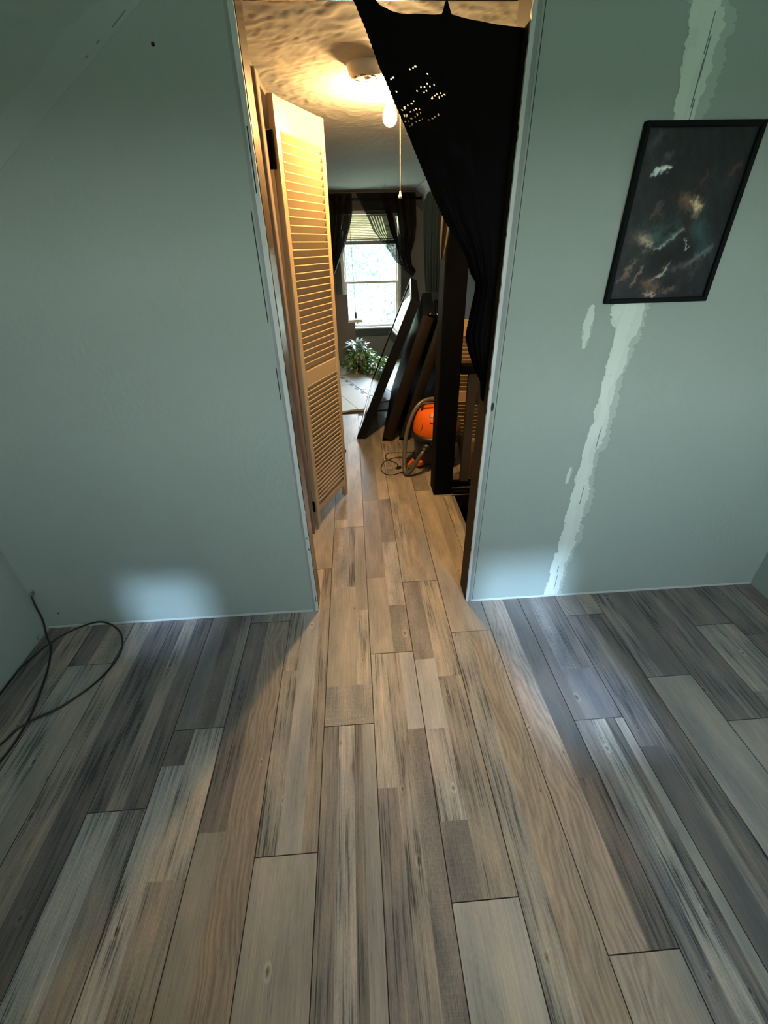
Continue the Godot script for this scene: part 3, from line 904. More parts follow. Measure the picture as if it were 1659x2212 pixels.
func build_picture() -> void:
	var t := thing("framed_picture", "dark framed picture of pale shadowy figures hung on the patched wall", "picture", Vector3(0.978, 1.295, -1.5))
	var w := 0.338; var h := 0.445; var b := 0.014
	for s in [-1.0, 1.0]:
		bx("frame_side", M.frame_black, t, Vector3(s * w / 2 - b * (s + 1) / 2, 0, 0.001), Vector3(s * w / 2 + b * (1 - s) / 2, h, 0.02), 0.002)
	bx("frame_side", M.frame_black, t, Vector3(-w / 2 + b, 0, 0.001), Vector3(w / 2 - b, b, 0.02), 0.002)
	bx("frame_side", M.frame_black, t, Vector3(-w / 2 + b, h - b, 0.001), Vector3(w / 2 - b, h, 0.02), 0.002)
	var m := StandardMaterial3D.new()
	m.albedo_texture = picture_tex()
	m.roughness = 0.35
	var st := newst()
	var ps := [Vector3(-w / 2 + b, b, 0.010), Vector3(w / 2 - b, b, 0.010), Vector3(w / 2 - b, h - b, 0.010), Vector3(-w / 2 + b, h - b, 0.010)]
	var uv := [Vector2(0, 1), Vector2(1, 1), Vector2(1, 0), Vector2(0, 0)]
	for i in [0, 2, 1, 0, 3, 2]:
		st.set_uv(uv[i]); st.add_vertex(ps[i])
	commit(st, "print", m, t)
	bx("backing", M.frame_black, t, Vector3(-w / 2 + 0.004, 0.004, 0.0005), Vector3(w / 2 - 0.004, h - 0.004, 0.0095))

func build_cable() -> void:
	var t := thing("coaxial_cable", "thin black cable looping over the floor from the outlet at the left corner", "cable")
	var st := newst()
	var r := 0.0042
	tube(st, spline([Vector3(-1.452, 0.213, -1.484), Vector3(-1.448, 0.17, -1.472), Vector3(-1.446, 0.085, -1.462), Vector3(-1.44, 0.015, -1.43), Vector3(-1.395, r, -1.37), Vector3(-1.335, r, -1.23), Vector3(-1.285, r, -1.03), Vector3(-1.29, r, -0.87), Vector3(-1.38, r, -0.70), Vector3(-1.43, r, -0.5), Vector3(-1.40, r, -0.1)], 8), r, 8)
	tube(st, spline([Vector3(-1.45, r, -0.1), Vector3(-1.42, r, -0.75), Vector3(-1.328, r, -0.936), Vector3(-1.282, 0.012, -1.005), Vector3(-1.195, r, -1.072), Vector3(-1.103, r, -1.187), Vector3(-1.076, 0.008, -1.323), Vector3(-1.118, 0.022, -1.425), Vector3(-1.21, 0.035, -1.478), Vector3(-1.30, 0.030, -1.465), Vector3(-1.395, 0.013, -1.41), Vector3(-1.455, r, -1.30), Vector3(-1.466, r, -1.176), Vector3(-1.468, r, -0.7)], 8), r, 8)
	commit(st, "lead", M.cable, t)
	st = newst()
	lathe(st, [[0.0, 0.0], [0.0055, 0.0], [0.0055, 0.012], [0.0068, 0.012], [0.0068, 0.024], [0.004, 0.024], [0.004, 0.03], [0.0, 0.03]], 6, Transform3D(Basis(Vector3.BACK, -0.35) * Basis(Vector3.RIGHT, -0.3), Vector3(-1.452, 0.205, -1.484)), false)
	commit(st, "connector", M.metal, t)
	var o := bx("wall_clip", M.wall, self, Vector3(-1.475, 0.008, -1.44), Vector3(-1.462, 0.03, -1.415), 0.004)
	tag(o, "small painted stub at the foot of the left side wall", "stub")
	o = bx("wall_bump", M.wall, self, Vector3(-1.475, 0.235, -1.36), Vector3(-1.471, 0.255, -1.33), 0.002)
	tag(o, "small painted bump on the left side wall", "bump")

# ------------------------------------------------------------------ things in the hall
func build_curtain() -> void:
	var L := [[2.03, 0.020], [2.006, 0.046], [1.934, 0.085], [1.881, 0.111], [1.819, 0.147], [1.749, 0.187], [1.685, 0.222], [1.612, 0.262], [1.531, 0.311], [1.469, 0.360], [1.425, 0.390], [1.379, 0.409], [1.349, 0.432], [1.311, 0.429], [1.221, 0.414], [1.169, 0.408], [1.116, 0.426], [1.062, 0.451], [0.999, 0.486]]
	var top := [[0.60, 1.962], [0.513, 1.958], [0.498, 1.960], [0.409, 1.968], [0.333, 1.979], [0.302, 1.984], [0.291, 2.006], [0.287, 2.022], [0.283, 2.006], [0.277, 1.985], [0.234, 1.985], [0.185, 1.985], [0.148, 1.990], [0.112, 2.000], [0.095, 2.015], [0.077, 2.035], [0.0, 2.035]]
	var t := thing("knit_curtain", "black loose knit cloth pinned across the top of the doorway and drawn right", "curtain", Vector3(0, 0, 0))
	var nx := 150
	var ny := 400
	var q := 1.545 / 1.66
	var f := func(u: float, v: float) -> Vector3:
		var y := lerpf(2.035, 0.93, v)
		var xl := interp(L, y, 0, 1) if y > 0.999 else lerpf(0.486, 0.495, (0.999 - y) / 0.07)
		xl += 0.0010 * sin(y * 620.0) + 0.0014 * nz.get_noise_1d(y * 900.0)
		var xr := 0.5026
		var x := lerpf(xl, xr, u)
		var gather := clampf(1.0 - (xr - xl) / 0.42, 0.0, 1.0)
		var zz := -1.545 + ((0.004 + 0.012 * gather) * sin(u * 30.0 + y * 2.0) - 0.025 * gather) * (1.0 - u)
		var yt := interp(top, x, 0, 1)
		return Vector3(x * q, H + (minf(y, yt) - H) * q, zz)
	var hp := [[0.205, 1.885, 3], [0.232, 1.847, 4], [0.251, 1.843, 4], [0.272, 1.828, 4], [0.193, 1.809, 5], [0.200, 1.794, 5], [0.207, 1.782, 6], [0.216, 1.772, 5], [0.267, 1.784, 4], [0.147, 1.864, 2], [0.289, 1.828, 3], [0.244, 1.871, 1], [0.16, 1.84, 1], [0.225, 1.80, 1]]
	rng.seed = 5
	var open := {}
	for h in hp:
		for k in h[2]:
			# a broken row of dropped stitches
			var x: float = h[0] + (k - h[2] * 0.5) * 0.0085 + rng.randf_range(-0.001, 0.001)
			var y: float = h[1] + (k - h[2] * 0.5) * 0.0035 + rng.randf_range(-0.001, 0.001)
			open[Vector2i(roundi(x * q * 330.0), roundi((H + (y - H) * q) * 330.0))] = true
	var skip := func(i: int, j: int) -> bool:
		var p: Vector3 = f.call((i + 0.5) / nx, (j + 0.5) / ny)
		var p1: Vector3 = f.call((i + 0.5) / nx, (j + 1.0) / ny)
		var p2: Vector3 = f.call((i + 0.5) / nx, float(j) / ny)
		if absf(p1.y - p2.y) < 0.0003:
			return true
		return open.has(Vector2i(roundi(p.x * 330.0), roundi(p.y * 330.0)))
	put(sheet(nx, ny, f, skip), "cloth", M.black_cloth, t)
	for p in [[0.077, 1.992], [0.2665, 1.986]]:
		var st := newst()
		tube(st, PackedVector3Array([Vector3(p[0], p[1], -1.545), Vector3(p[0], p[1] + 0.006, -1.545)]), 0.002, 6)
		commit(st, "pin", M.metal, t)

func build_bulb() -> void:
	var c := Vector3(0.198, ceil_y(-2.42), -2.42)
	var t := thing("pull_chain_light", "bare glowing bulb with a beaded pull chain on the plaster ceiling", "ceiling light", c)
	var st := newst()
	lathe(st, [[0.0, -0.048], [0.020, -0.048], [0.024, -0.03], [0.040, -0.018], [0.052, -0.006], [0.054, 0.004], [0.0, 0.004]], 28)
	commit(st, "socket", M.plastic_white, t)
	st = newst()
	var prof := [[0.0, -0.128]]
	for i in 9:
		var a := PI * 0.5 * (i + 1) / 9.0
		prof.append([0.030 * sin(a), -0.098 - 0.030 * cos(a)])
	prof.append_array([[0.0295, -0.088], [0.026, -0.076], [0.019, -0.064], [0.014, -0.054], [0.0135, -0.046], [0.0, -0.046]])
	lathe(st, prof, 28)
	commit(st, "bulb", M.bulb, t)
	st = newst()
	var chain := Vector3(0.043, -0.038, 0.012)
	tube(st, PackedVector3Array([Vector3(0.015, -0.036, 0.004), chain]), 0.0022, 6)
	var y := chain.y
	var bead := [[0.0, -0.0019], [0.0016, -0.0011], [0.0022, 0.0], [0.0016, 0.0011], [0.0, 0.0019]]
	while y > -0.345:
		lathe(st, bead, 6, Transform3D(Basis(), Vector3(chain.x, y, chain.z)))
		y -= 0.0046
	tube(st, PackedVector3Array([chain, Vector3(chain.x, -0.348, chain.z)]), 0.0009, 5)
	commit(st, "pull_chain", M.brass, t)
	st = newst()
	lathe(st, [[0.0, -0.374], [0.006, -0.374], [0.0085, -0.370], [0.008, -0.364], [0.0045, -0.357], [0.003, -0.347], [0.0, -0.345]], 14, Transform3D(Basis(), Vector3(chain.x, 0, chain.z)))
	commit(st, "chain_bell", M.plastic_white, t)
	var l := OmniLight3D.new()
	l.name = "glow"
	l.position = Vector3(0, -0.095, 0)
	l.light_color = Color(1.0, 0.80, 0.52)
	l.light_energy = BULB
	l.light_size = 0.028
	l.omni_range = 14.0
	l.omni_attenuation = 2.0
	l.shadow_enabled = true
	t.add_child(l)

func build_smoke() -> void:
	var t := thing("smoke_detector", "round white smoke detector with vent slots on the plaster ceiling", "smoke detector", Vector3(0.090, ceil_y(-2.16) + 0.002, -2.16))
	var st := newst()
	lathe(st, [[0.0, -0.042], [0.030, -0.042], [0.050, -0.039], [0.060, -0.030], [0.066, -0.010], [0.068, 0.0], [0.0, 0.0]], 36)
	commit(st, "body", M.plastic_white, t)
	for i in 6:
		st = newst()
		var a := TAU * i / 6.0 + 0.3
		box(st, Vector3(-0.011, -0.0425, -0.004), Vector3(0.011, -0.038, 0.004), 0.001, Transform3D(Basis(Vector3.UP, a + PI / 2), Vector3(0.038 * cos(a), 0.0005, -0.038 * sin(a))))
		commit(st, "vent_slot", M.black, t)
	st = newst()
	lathe(st, [[0.0, -0.046], [0.010, -0.045], [0.012, -0.042], [0.012, -0.040], [0.0, -0.040]], 16, Transform3D(Basis(), Vector3(0.008, 0, 0.01)))
	commit(st, "test_button", M.plastic_white, t)

# a louvred panel in its own axes: width along x, face towards +z, base at y = 0
func louvre(t: Node3D, w: float, h: float, mid: float, m: Material, n_low: int, n_high: int) -> void:
	var sw := 0.036
	var d := 0.028
	for s in [-1.0, 1.0]:
		var a: float = s * w / 2
		bx("stile", m, t, Vector3(minf(a, a - s * sw), 0.0, -d / 2), Vector3(maxf(a, a - s * sw), h, d / 2), 0.003)
	var iw := w / 2 - sw
	bx("top_rail", m, t, Vector3(-iw, h - 0.105, -d / 2 + 0.002), Vector3(iw, h - 0.002, d / 2 - 0.002), 0.002)
	bx("middle_rail", m, t, Vector3(-iw, mid, -d / 2 + 0.002), Vector3(iw, mid + 0.075, d / 2 - 0.002), 0.002)
	bx("bottom_rail", m, t, Vector3(-iw, 0.085, -d / 2 + 0.003), Vector3(iw, 0.12, d / 2 - 0.003), 0.002)
	var st := newst()
	box(st, Vector3(-iw, -0.023, -0.0035), Vector3(iw, 0.023, 0.0035), 0.002, Transform3D(Basis(Vector3.RIGHT, 0.56), Vector3.ZERO))
	st.generate_normals()
	var slat := st.commit()
	for part in [[0.125, mid - 0.004, n_low], [mid + 0.079, h - 0.109, n_high]]:
		for i in part[2]:
			var o := put(slat, "slat", m, t)
			o.position = Vector3(0, lerpf(part[0], part[1], (i + 0.5) / part[2]), 0)

func build_bifold() -> void:
	var a := Vector3(-0.285, 0, -2.185)
	var b := Vector3(-0.113, 0, -2.575)
	var t := thing("bifold_door", "tan louvred folding closet door standing open in the hall", "door", (a + b) / 2 + Vector3(0, 0.02, 0))
	var ex := (b - a).normalized()
	var ez := ex.cross(Vector3.UP)
	t.basis = Basis(ex, Vector3.UP, ez)
	t.rotate_object_local(Vector3.BACK, -0.018)
	louvre(t, (b - a).length(), 1.925, 0.825, M.bifold, 27, 30)
	bx("hinge", M.black, t, Vector3(-0.222, 1.70, -0.024), Vector3(-0.2155, 1.82, 0.004), 0.001)
	bx("hinge", M.black, t, Vector3(-0.222, 0.10, -0.024), Vector3(-0.2155, 0.17, 0.004), 0.001)
	var st := newst()
	lathe(st, [[0.0, 0.0], [0.006, 0.0], [0.006, 0.012], [0.014, 0.016], [0.014, 0.026], [0.0, 0.03]], 14, Transform3D(Basis(Vector3.BACK, -PI / 2), Vector3(0.213, 0.30, -0.004)))
	commit(st, "knob", M.black, t)

func build_stair_rail() -> void:
	var t := thing("newel_post", "thick black post of the stair railing beside the shop vacuum", "post", Vector3(0.541, 0, -2.58))
	bx("shaft", M.black, t, Vector3(-0.062, 0.0, -0.07), Vector3(0.062, 1.78, 0.07), 0.004)
	bx("cap", M.black, t, Vector3(-0.07, 1.78, -0.078), Vector3(0.07, 1.81, 0.078), 0.006)
	t = thing("stair_railing", "low black railing with a brown grey baluster right of the thick post", "railing", Vector3(0.61, 0, -2.55))
	bx("top_rail", M.black, t, Vector3(0.0, 0.80, -0.03), Vector3(0.78, 0.85, 0.03), 0.004)
	bx("bottom_rail", M.black, t, Vector3(0.0, 0.045, -0.02), Vector3(0.78, 0.08, 0.02), 0.003)
	bx("bottom_rail", M.black, t, Vector3(0.0, 0.0, 0.0), Vector3(0.78, 0.022, 0.045), 0.003)
	for i in 4:
		bx("baluster", M.baluster, t, Vector3(0.048 + 0.19 * i, 0.08, -0.012), Vector3(0.103 + 0.19 * i, 0.80, 0.012), 0.003)
	var o := thing("stair_stringer", "black slanting stair board below the railing in the dark stairwell", "board", Vector3(0.62, 0, -2.3))
	var st := newst()
	box(st, Vector3(0, -0.05, -0.02), Vector3(1.0, 0.05, 0.02), 0.003, Transform3D(Basis(Vector3.BACK, -0.75), Vector3(0.0, -0.05, -0.12)))
	commit(st, "board", M.black, o)

func leaning(called: String, label: String, cat: String, xb: float, xt: float, top: float, th: float, z0: float, z1: float, shift: float, edge: Material, face: Material) -> Node3D:
	# a slab on its long edge: near end at z0, far end at z1, leaning right; th is its width along x
	var t := thing(called, label, cat, Vector3(xb, 0, z0))
	var dx := xt - xb
	var st := newst()
	var L := z1 - z0
	var P := func(x: float, y: float, k: float) -> Vector3:
		return Vector3(x + shift * k, y, L * k)
	var n := [P.call(0, 0.003, 0), P.call(th, 0.003, 0), P.call(th + dx, top, 0), P.call(dx, top, 0)]
	var f := [P.call(0, 0.003, 1), P.call(th, 0.003, 1), P.call(th + dx, top, 1), P.call(dx, top, 1)]
	quad(st, n[0], f[0], f[3], n[3]) if false else quad(st, f[0], n[0], n[3], f[3])
	quad(st, n[1], f[1], f[2], n[2])
	quad(st, f[1], f[0], f[3], f[2])
	quad(st, n[3], n[2], f[2], f[3])
	quad(st, n[1], n[0], f[0], f[1])
	commit(st, "body", face, t)
	# edge banding on the near end, rounded
	st = newst()
	var lean := Vector3(dx, top, 0).normalized()
	var side := Vector3(lean.y, -lean.x, 0)
	var wth := th * lean.y
	var len_ := Vector3(dx, top, 0).length()
	st.set_smooth_group(1)
	for i in 8:
		var a0 := PI * i / 8.0
		var a1 := PI * (i + 1) / 8.0
		var q0 := side * (wth * (0.5 - 0.5 * cos(a0))) + Vector3(0, 0, 0.012 * sin(a0))
		var q1 := side * (wth * (0.5 - 0.5 * cos(a1))) + Vector3(0, 0, 0.012 * sin(a1))
		var off := Vector3(0, 0.006 + 0.5 * th * dx / len_ * 0.0, 0.001)
		quad(st, off + q0 + lean * (th * lean.x), off + q1 + lean * (th * lean.x), off + q1 + lean * len_, off + q0 + lean * len_)
	st.set_smooth_group(-1)
	commit(st, "end_edge", edge, t)
	return t

func build_stack() -> void:
	# the big mirror: near end at z = -3.5
	var t := thing("leaning_mirror", "large black framed mirror tipped against the stacked boards in the hall", "mirror", Vector3(-0.028, 0.0, -3.53))
	var dir := Vector3(0.21, 0, -1.78).normalized()
	var up := Vector3(0.462, 1.095, 0).normalized()
	var nrm := up.cross(dir).normalized()
	# local axes: x along the floor (away), y up the lean, z out of the glass
	var bs := Basis(dir, up, dir.cross(up).normalized())
	t.basis = bs.orthonormalized()
	var d := 0.072
	var Lm := 1.79
	var Hm := 1.19
	var s := -1.0 if t.basis.z.x > 0.0 else 1.0    # the glass looks to the left (towards -x)
	var zf := 0.0
	var zb := -s * d
	bx("back", M.board_dark, t, Vector3(0, 0, minf(zf - s * 0.012, zb)), Vector3(Lm, Hm, maxf(zf - s * 0.012, zb)), 0.003)
	for e in [[0.0, 0.03, 0.0, Hm], [Lm - 0.03, Lm, 0.0, Hm], [0.03, Lm - 0.03, 0.0, 0.03], [0.03, Lm - 0.03, Hm - 0.03, Hm]]:
		bx("frame_side", M.board_dark, t, Vector3(e[0], e[2], minf(zf, zf - s * 0.02)), Vector3(e[1], e[3], maxf(zf, zf - s * 0.02)), 0.003)
	bx("glass", M.mirror, t, Vector3(0.03, 0.03, minf(zf - s * 0.008, zf - s * 0.013)), Vector3(Lm - 0.03, Hm - 0.03, maxf(zf - s * 0.008, zf - s * 0.013)))
	leaning("leaning_board", "dark board leaning next behind the mirror, its brown edge facing out", "board", 0.190, 0.515, 0.985, 0.095, -3.46, -4.9, 0.2, M.board_brown, M.board_dark)
	leaning("leaning_board", "second dark board behind the mirror with a brown edge, nearest the vacuum", "board", 0.335, 0.63, 0.94, 0.085, -3.46, -4.7, 0.18, M.board_brown, M.board_dark)
	leaning("leaning_board", "rearmost dark board of the leaning stack, mostly hidden by the post", "board", 0.48, 0.76, 0.90, 0.07, -3.50, -4.7, 0.18, M.board_dark, M.board_dark)
	var spots := [[0.575, 0.99, -3.5, "leftmost"], [0.63, 0.985, -3.5, "middle one"], [0.655, 1.0, -3.52, "rightmost"]]
	for k in spots:
		var st := newst()
		lathe(st, [[0.0, -0.01], [0.009, -0.006], [0.012, 0.0], [0.009, 0.006], [0.0, 0.01]], 12, Transform3D(Basis(), Vector3(k[0], k[1] - 0.003, k[2])))
		tag(commit(st, "metal_knob", M.copper, self), k[3] + " of three small shiny metal knobs on top of the leaning boards", "knob", "knobs on the leaning boards")

func build_vacuum() -> void:
	var c := Vector3(0.565, 0.0, -3.02)
	var t := thing("shop_vacuum", "orange and black shop vacuum with a grey hose, half hidden by the post", "vacuum cleaner", c)
	var st := newst()
	lathe(st, [[0.0, 0.03], [0.125, 0.03], [0.145, 0.05], [0.155, 0.16], [0.160, 0.235], [0.0, 0.235]], 36)
	commit(st, "drum", M.vac_black, t)
	st = newst()
	lathe(st, [[0.160, 0.222], [0.178, 0.228], [0.182, 0.245], [0.176, 0.258], [0.165, 0.262]], 36)
	commit(st, "rim", M.vac_black, t)
	st = newst()
	lathe(st, [[0.165, 0.262], [0.168, 0.275], [0.160, 0.33], [0.142, 0.385], [0.118, 0.42], [0.10, 0.432], [0.0, 0.436]], 36)
	var lid := commit(st, "lid", M.orange, t)
	st = newst()
	box(st, Vector3(-0.11, 0.0, -0.012), Vector3(0.11, 0.012, 0.012), 0.005, Transform3D(Basis(), Vector3(0, 0.47, 0.02)))
	for s in [-1.0, 1.0]:
		box(st, Vector3(s * 0.105 - 0.008, 0.40, 0.008), Vector3(s * 0.105 + 0.008, 0.475, 0.032), 0.004)
	commit(st, "handle", M.vac_black, t)
	# dark badge with pale lettering on the sloping front of the lid
	var bt := Transform3D(Basis(Vector3.UP, -0.35) * Basis(Vector3.RIGHT, -0.75), Vector3(-0.034, 0.409, 0.114))
	st = newst()
	box(st, Vector3(-0.034, -0.013, 0.0), Vector3(0.06, 0.015, 0.006), 0.002, bt)
	commit(st, "badge", M.vac_black, lid)
	var tm := TextMesh.new()
	tm.text = "RI"
	var fo := SystemFont.new()
	fo.font_names = PackedStringArray(["Droid Sans"])
	fo.font_weight = 700
	tm.font = fo
	tm.font_size = 24
	tm.pixel_size = 0.001
	tm.depth = 0.001
	var tx := put(tm, "lettering", M.orange, lid)
	tx.transform = bt * Transform3D(Basis(), Vector3(-0.008, 0.0, 0.0065))
	st = newst()
	box(st, Vector3(-0.028, -0.015, 0.0), Vector3(0.028, 0.015, 0.006), 0.003, Transform3D(Basis(Vector3.UP, -0.35) * Basis(Vector3.RIGHT, -0.42), Vector3(-0.036, 0.372, 0.135)))
	commit(st, "switch_plate", M.vac_black, lid)
	st = newst()
	tube(st, spline([Vector3(-0.148, 0.31, 0.045), Vector3(-0.13, 0.36, 0.05), Vector3(-0.112, 0.37, 0.085), Vector3(-0.115, 0.33, 0.11), Vector3(-0.128, 0.295, 0.10)], 5), 0.003, 6)
	commit(st, "latch_wire", M.vac_black, lid)
	# hose port and hose
	st = newst()
	var pd := Vector3(-0.50, 0.02, 0.86).normalized()
	tube(st, PackedVector3Array([pd * 0.14 + Vector3(0, 0.185, 0), pd * 0.195 + Vector3(0, 0.18, 0)]), 0.033, 20)
	tube(st, PackedVector3Array([pd * 0.195 + Vector3(0, 0.18, 0), pd * 0.225 + Vector3(-0.004, 0.172, 0)]), 0.027, 20)
	commit(st, "hose_port", M.vac_black, t)
	st = newst()
	var hp := [pd * 0.215 + Vector3(0, 0.176, 0), Vector3(-0.145, 0.145, 0.212), Vector3(-0.185, 0.075, 0.222), Vector3(-0.222, 0.028, 0.222), Vector3(-0.243, 0.024, 0.205), Vector3(-0.248, 0.06, 0.16), Vector3(-0.235, 0.16, 0.08), Vector3(-0.215, 0.27, 0.03), Vector3(-0.165, 0.385, -0.03), Vector3(-0.095, 0.455, -0.07), Vector3(0.0, 0.470, -0.08), Vector3(0.10, 0.43, -0.08), Vector3(0.18, 0.30, -0.06), Vector3(0.21, 0.12, -0.05), Vector3(0.22, 0.03, 0.0)]
	tube(st, spline(hp, 14), 0.0145, 12, 0.07)
	commit(st, "hose", M.hose, t)
	# caster feet
	for a in [2.5, 0.6, -0.9, -2.4]:
		st = newst()
		var p := Vector3(cos(a) * 0.15, 0, sin(a) * 0.15)
		box(st, Vector3(-0.03, 0.02, -0.02), Vector3(0.03, 0.06, 0.02), 0.008, Transform3D(Basis(Vector3.UP, -a), p))
		commit(st, "foot", M.orange if a == 2.5 else M.vac_black, t)
		st = newst()
		lathe(st, [[0.0, -0.012], [0.018, -0.012], [0.02, -0.008], [0.02, 0.008], [0.018, 0.012], [0.0, 0.012]], 16, Transform3D(Basis(Vector3.RIGHT, PI / 2), p + Vector3(0, 0.021, 0)))
		commit(st, "caster", M.vac_black, t)
	st = newst()
	box(st, Vector3(-0.032, -0.010, -0.012), Vector3(0.032, 0.010, 0.012), 0.006, Transform3D(Basis(Vector3.BACK, 0.85), Vector3(-0.192, 0.052, 0.10)))
	commit(st, "nozzle", M.orange, t)
	# mains lead
	var cd := thing("power_cord", "thin black power cord curling on the planks left of the vacuum", "cord")
	st = newst()
	tube(st, spline([Vector3(0.40, 0.05, -2.98), Vector3(0.36, 0.02, -3.05), Vector3(0.30, 0.004, -3.12), Vector3(0.19, 0.004, -3.06), Vector3(0.15, 0.004, -2.95), Vector3(0.165, 0.004, -2.86), Vector3(0.22, 0.004, -2.825), Vector3(0.30, 0.006, -2.86), Vector3(0.36, 0.012, -2.90), Vector3(0.40, 0.03, -2.94)], 8), 0.0035, 8)
	tube(st, spline([Vector3(0.42, 0.05, -3.1), Vector3(0.33, 0.004, -3.2), Vector3(0.22, 0.004, -3.2), Vector3(0.20, 0.004, -3.10), Vector3(0.27, 0.004, -3.02), Vector3(0.285, 0.005, -2.93)], 8), 0.0035, 8)
	commit(st, "lead", M.cable, cd)
	st = newst()
	box(st, Vector3(-0.018, 0.0, -0.012), Vector3(0.018, 0.02, 0.012), 0.005, Transform3D(Basis(Vector3.UP, 0.5), Vector3(0.285, 0.0, -2.93)))
	for s in [-0.006, 0.006]:
		box(st, Vector3(-0.034, 0.008, s - 0.0015), Vector3(-0.018, 0.012, s + 0.0015), 0.0, Transform3D(Basis(Vector3.UP, 0.5), Vector3(0.285, 0.0, -2.93)))
	commit(st, "plug", M.cable, cd)

func build_right_clutter() -> void:
	var t := thing("louvred_shutter", "tan louvred panel leaning in the shade behind the railing", "shutter", Vector3(0.88, 0.0, -3.15))
	t.basis = Basis(Vector3.UP, -0.15) * Basis(Vector3.RIGHT, -0.04)
	louvre(t, 0.36, 0.99, 0.42, M.bifold, 10, 14)
	var b := thing("cardboard_box", "brown cardboard box on the floor behind the railing", "box", Vector3(0.80, 0.0, -2.83))
	bx("carton", M.cardboard, b, Vector3(-0.02, 0.0, -0.08), Vector3(0.16, 0.20, 0.1), 0.003)
	bx("flap", M.cardboard, b, Vector3(-0.02, 0.201, 0.02), Vector3(0.16, 0.204, 0.1), 0.0)
	var p := thing("plastic_bundle", "crumpled bluish plastic bundle behind the railing", "bundle", Vector3(0.93, 0.62, -2.9))
	var m := sheet(24, 18, func(u: float, v: float) -> Vector3:
		var a := TAU * u
		var e := PI * (v - 0.5)
		var r := 0.13 * (1.0 + 0.35 * nz.get_noise_3d(cos(a) * 90.0, v * 140.0, sin(a) * 90.0))
		return Vector3(r * cos(e) * cos(a), r * 1.4 * sin(e), r * 0.6 * cos(e) * sin(a)))
	put(m, "wrap", M.plastic_grey, p)
	# grey drape on the sloped ceiling and the brown cloth strip in front of it
	var g := thing("grey_drape", "long grey cloth hanging in folds from the sloped ceiling", "drape", Vector3(0, 0, -4.98))
	var gm := sheet(60, 50, func(u: float, v: float) -> Vector3:
		var y := lerpf(1.82, 0.98, v)
		var xl := 0.712 + 0.05 * (1.0 - clampf(v * 6.0, 0.0, 1.0)) * (1.0 - clampf(v * 6.0, 0.0, 1.0)) + 0.05 * v * v
		var x := lerpf(xl, 0.97, u)
		var lim := 1.95 - (x - 0.80) * 0.90
		return Vector3(x, minf(y, lim - 0.03), 0.018 * sin(u * 26.0 + 2.0 * v) * (0.3 + v) + 0.05 * u))
	put(gm, "cloth", M.garment, g)
	var h := thing("brown_strap", "brown cloth strip hung on the thick black post", "strap", Vector3(0.468, 1.385, -2.497))
	var hm := sheet(14, 30, func(u: float, v: float) -> Vector3:
		var y := 0.20 * (1.0 - v)
		var w := 0.014 + 0.034 * sin(PI * minf(1.0, v * 0.62 + 0.38) * 0.98)
		return Vector3((u - 0.35) * w - 0.012 * v, y, 0.006 * sin(u * 9.0)))
	put(hm, "cloth", M.brown_cloth, h)

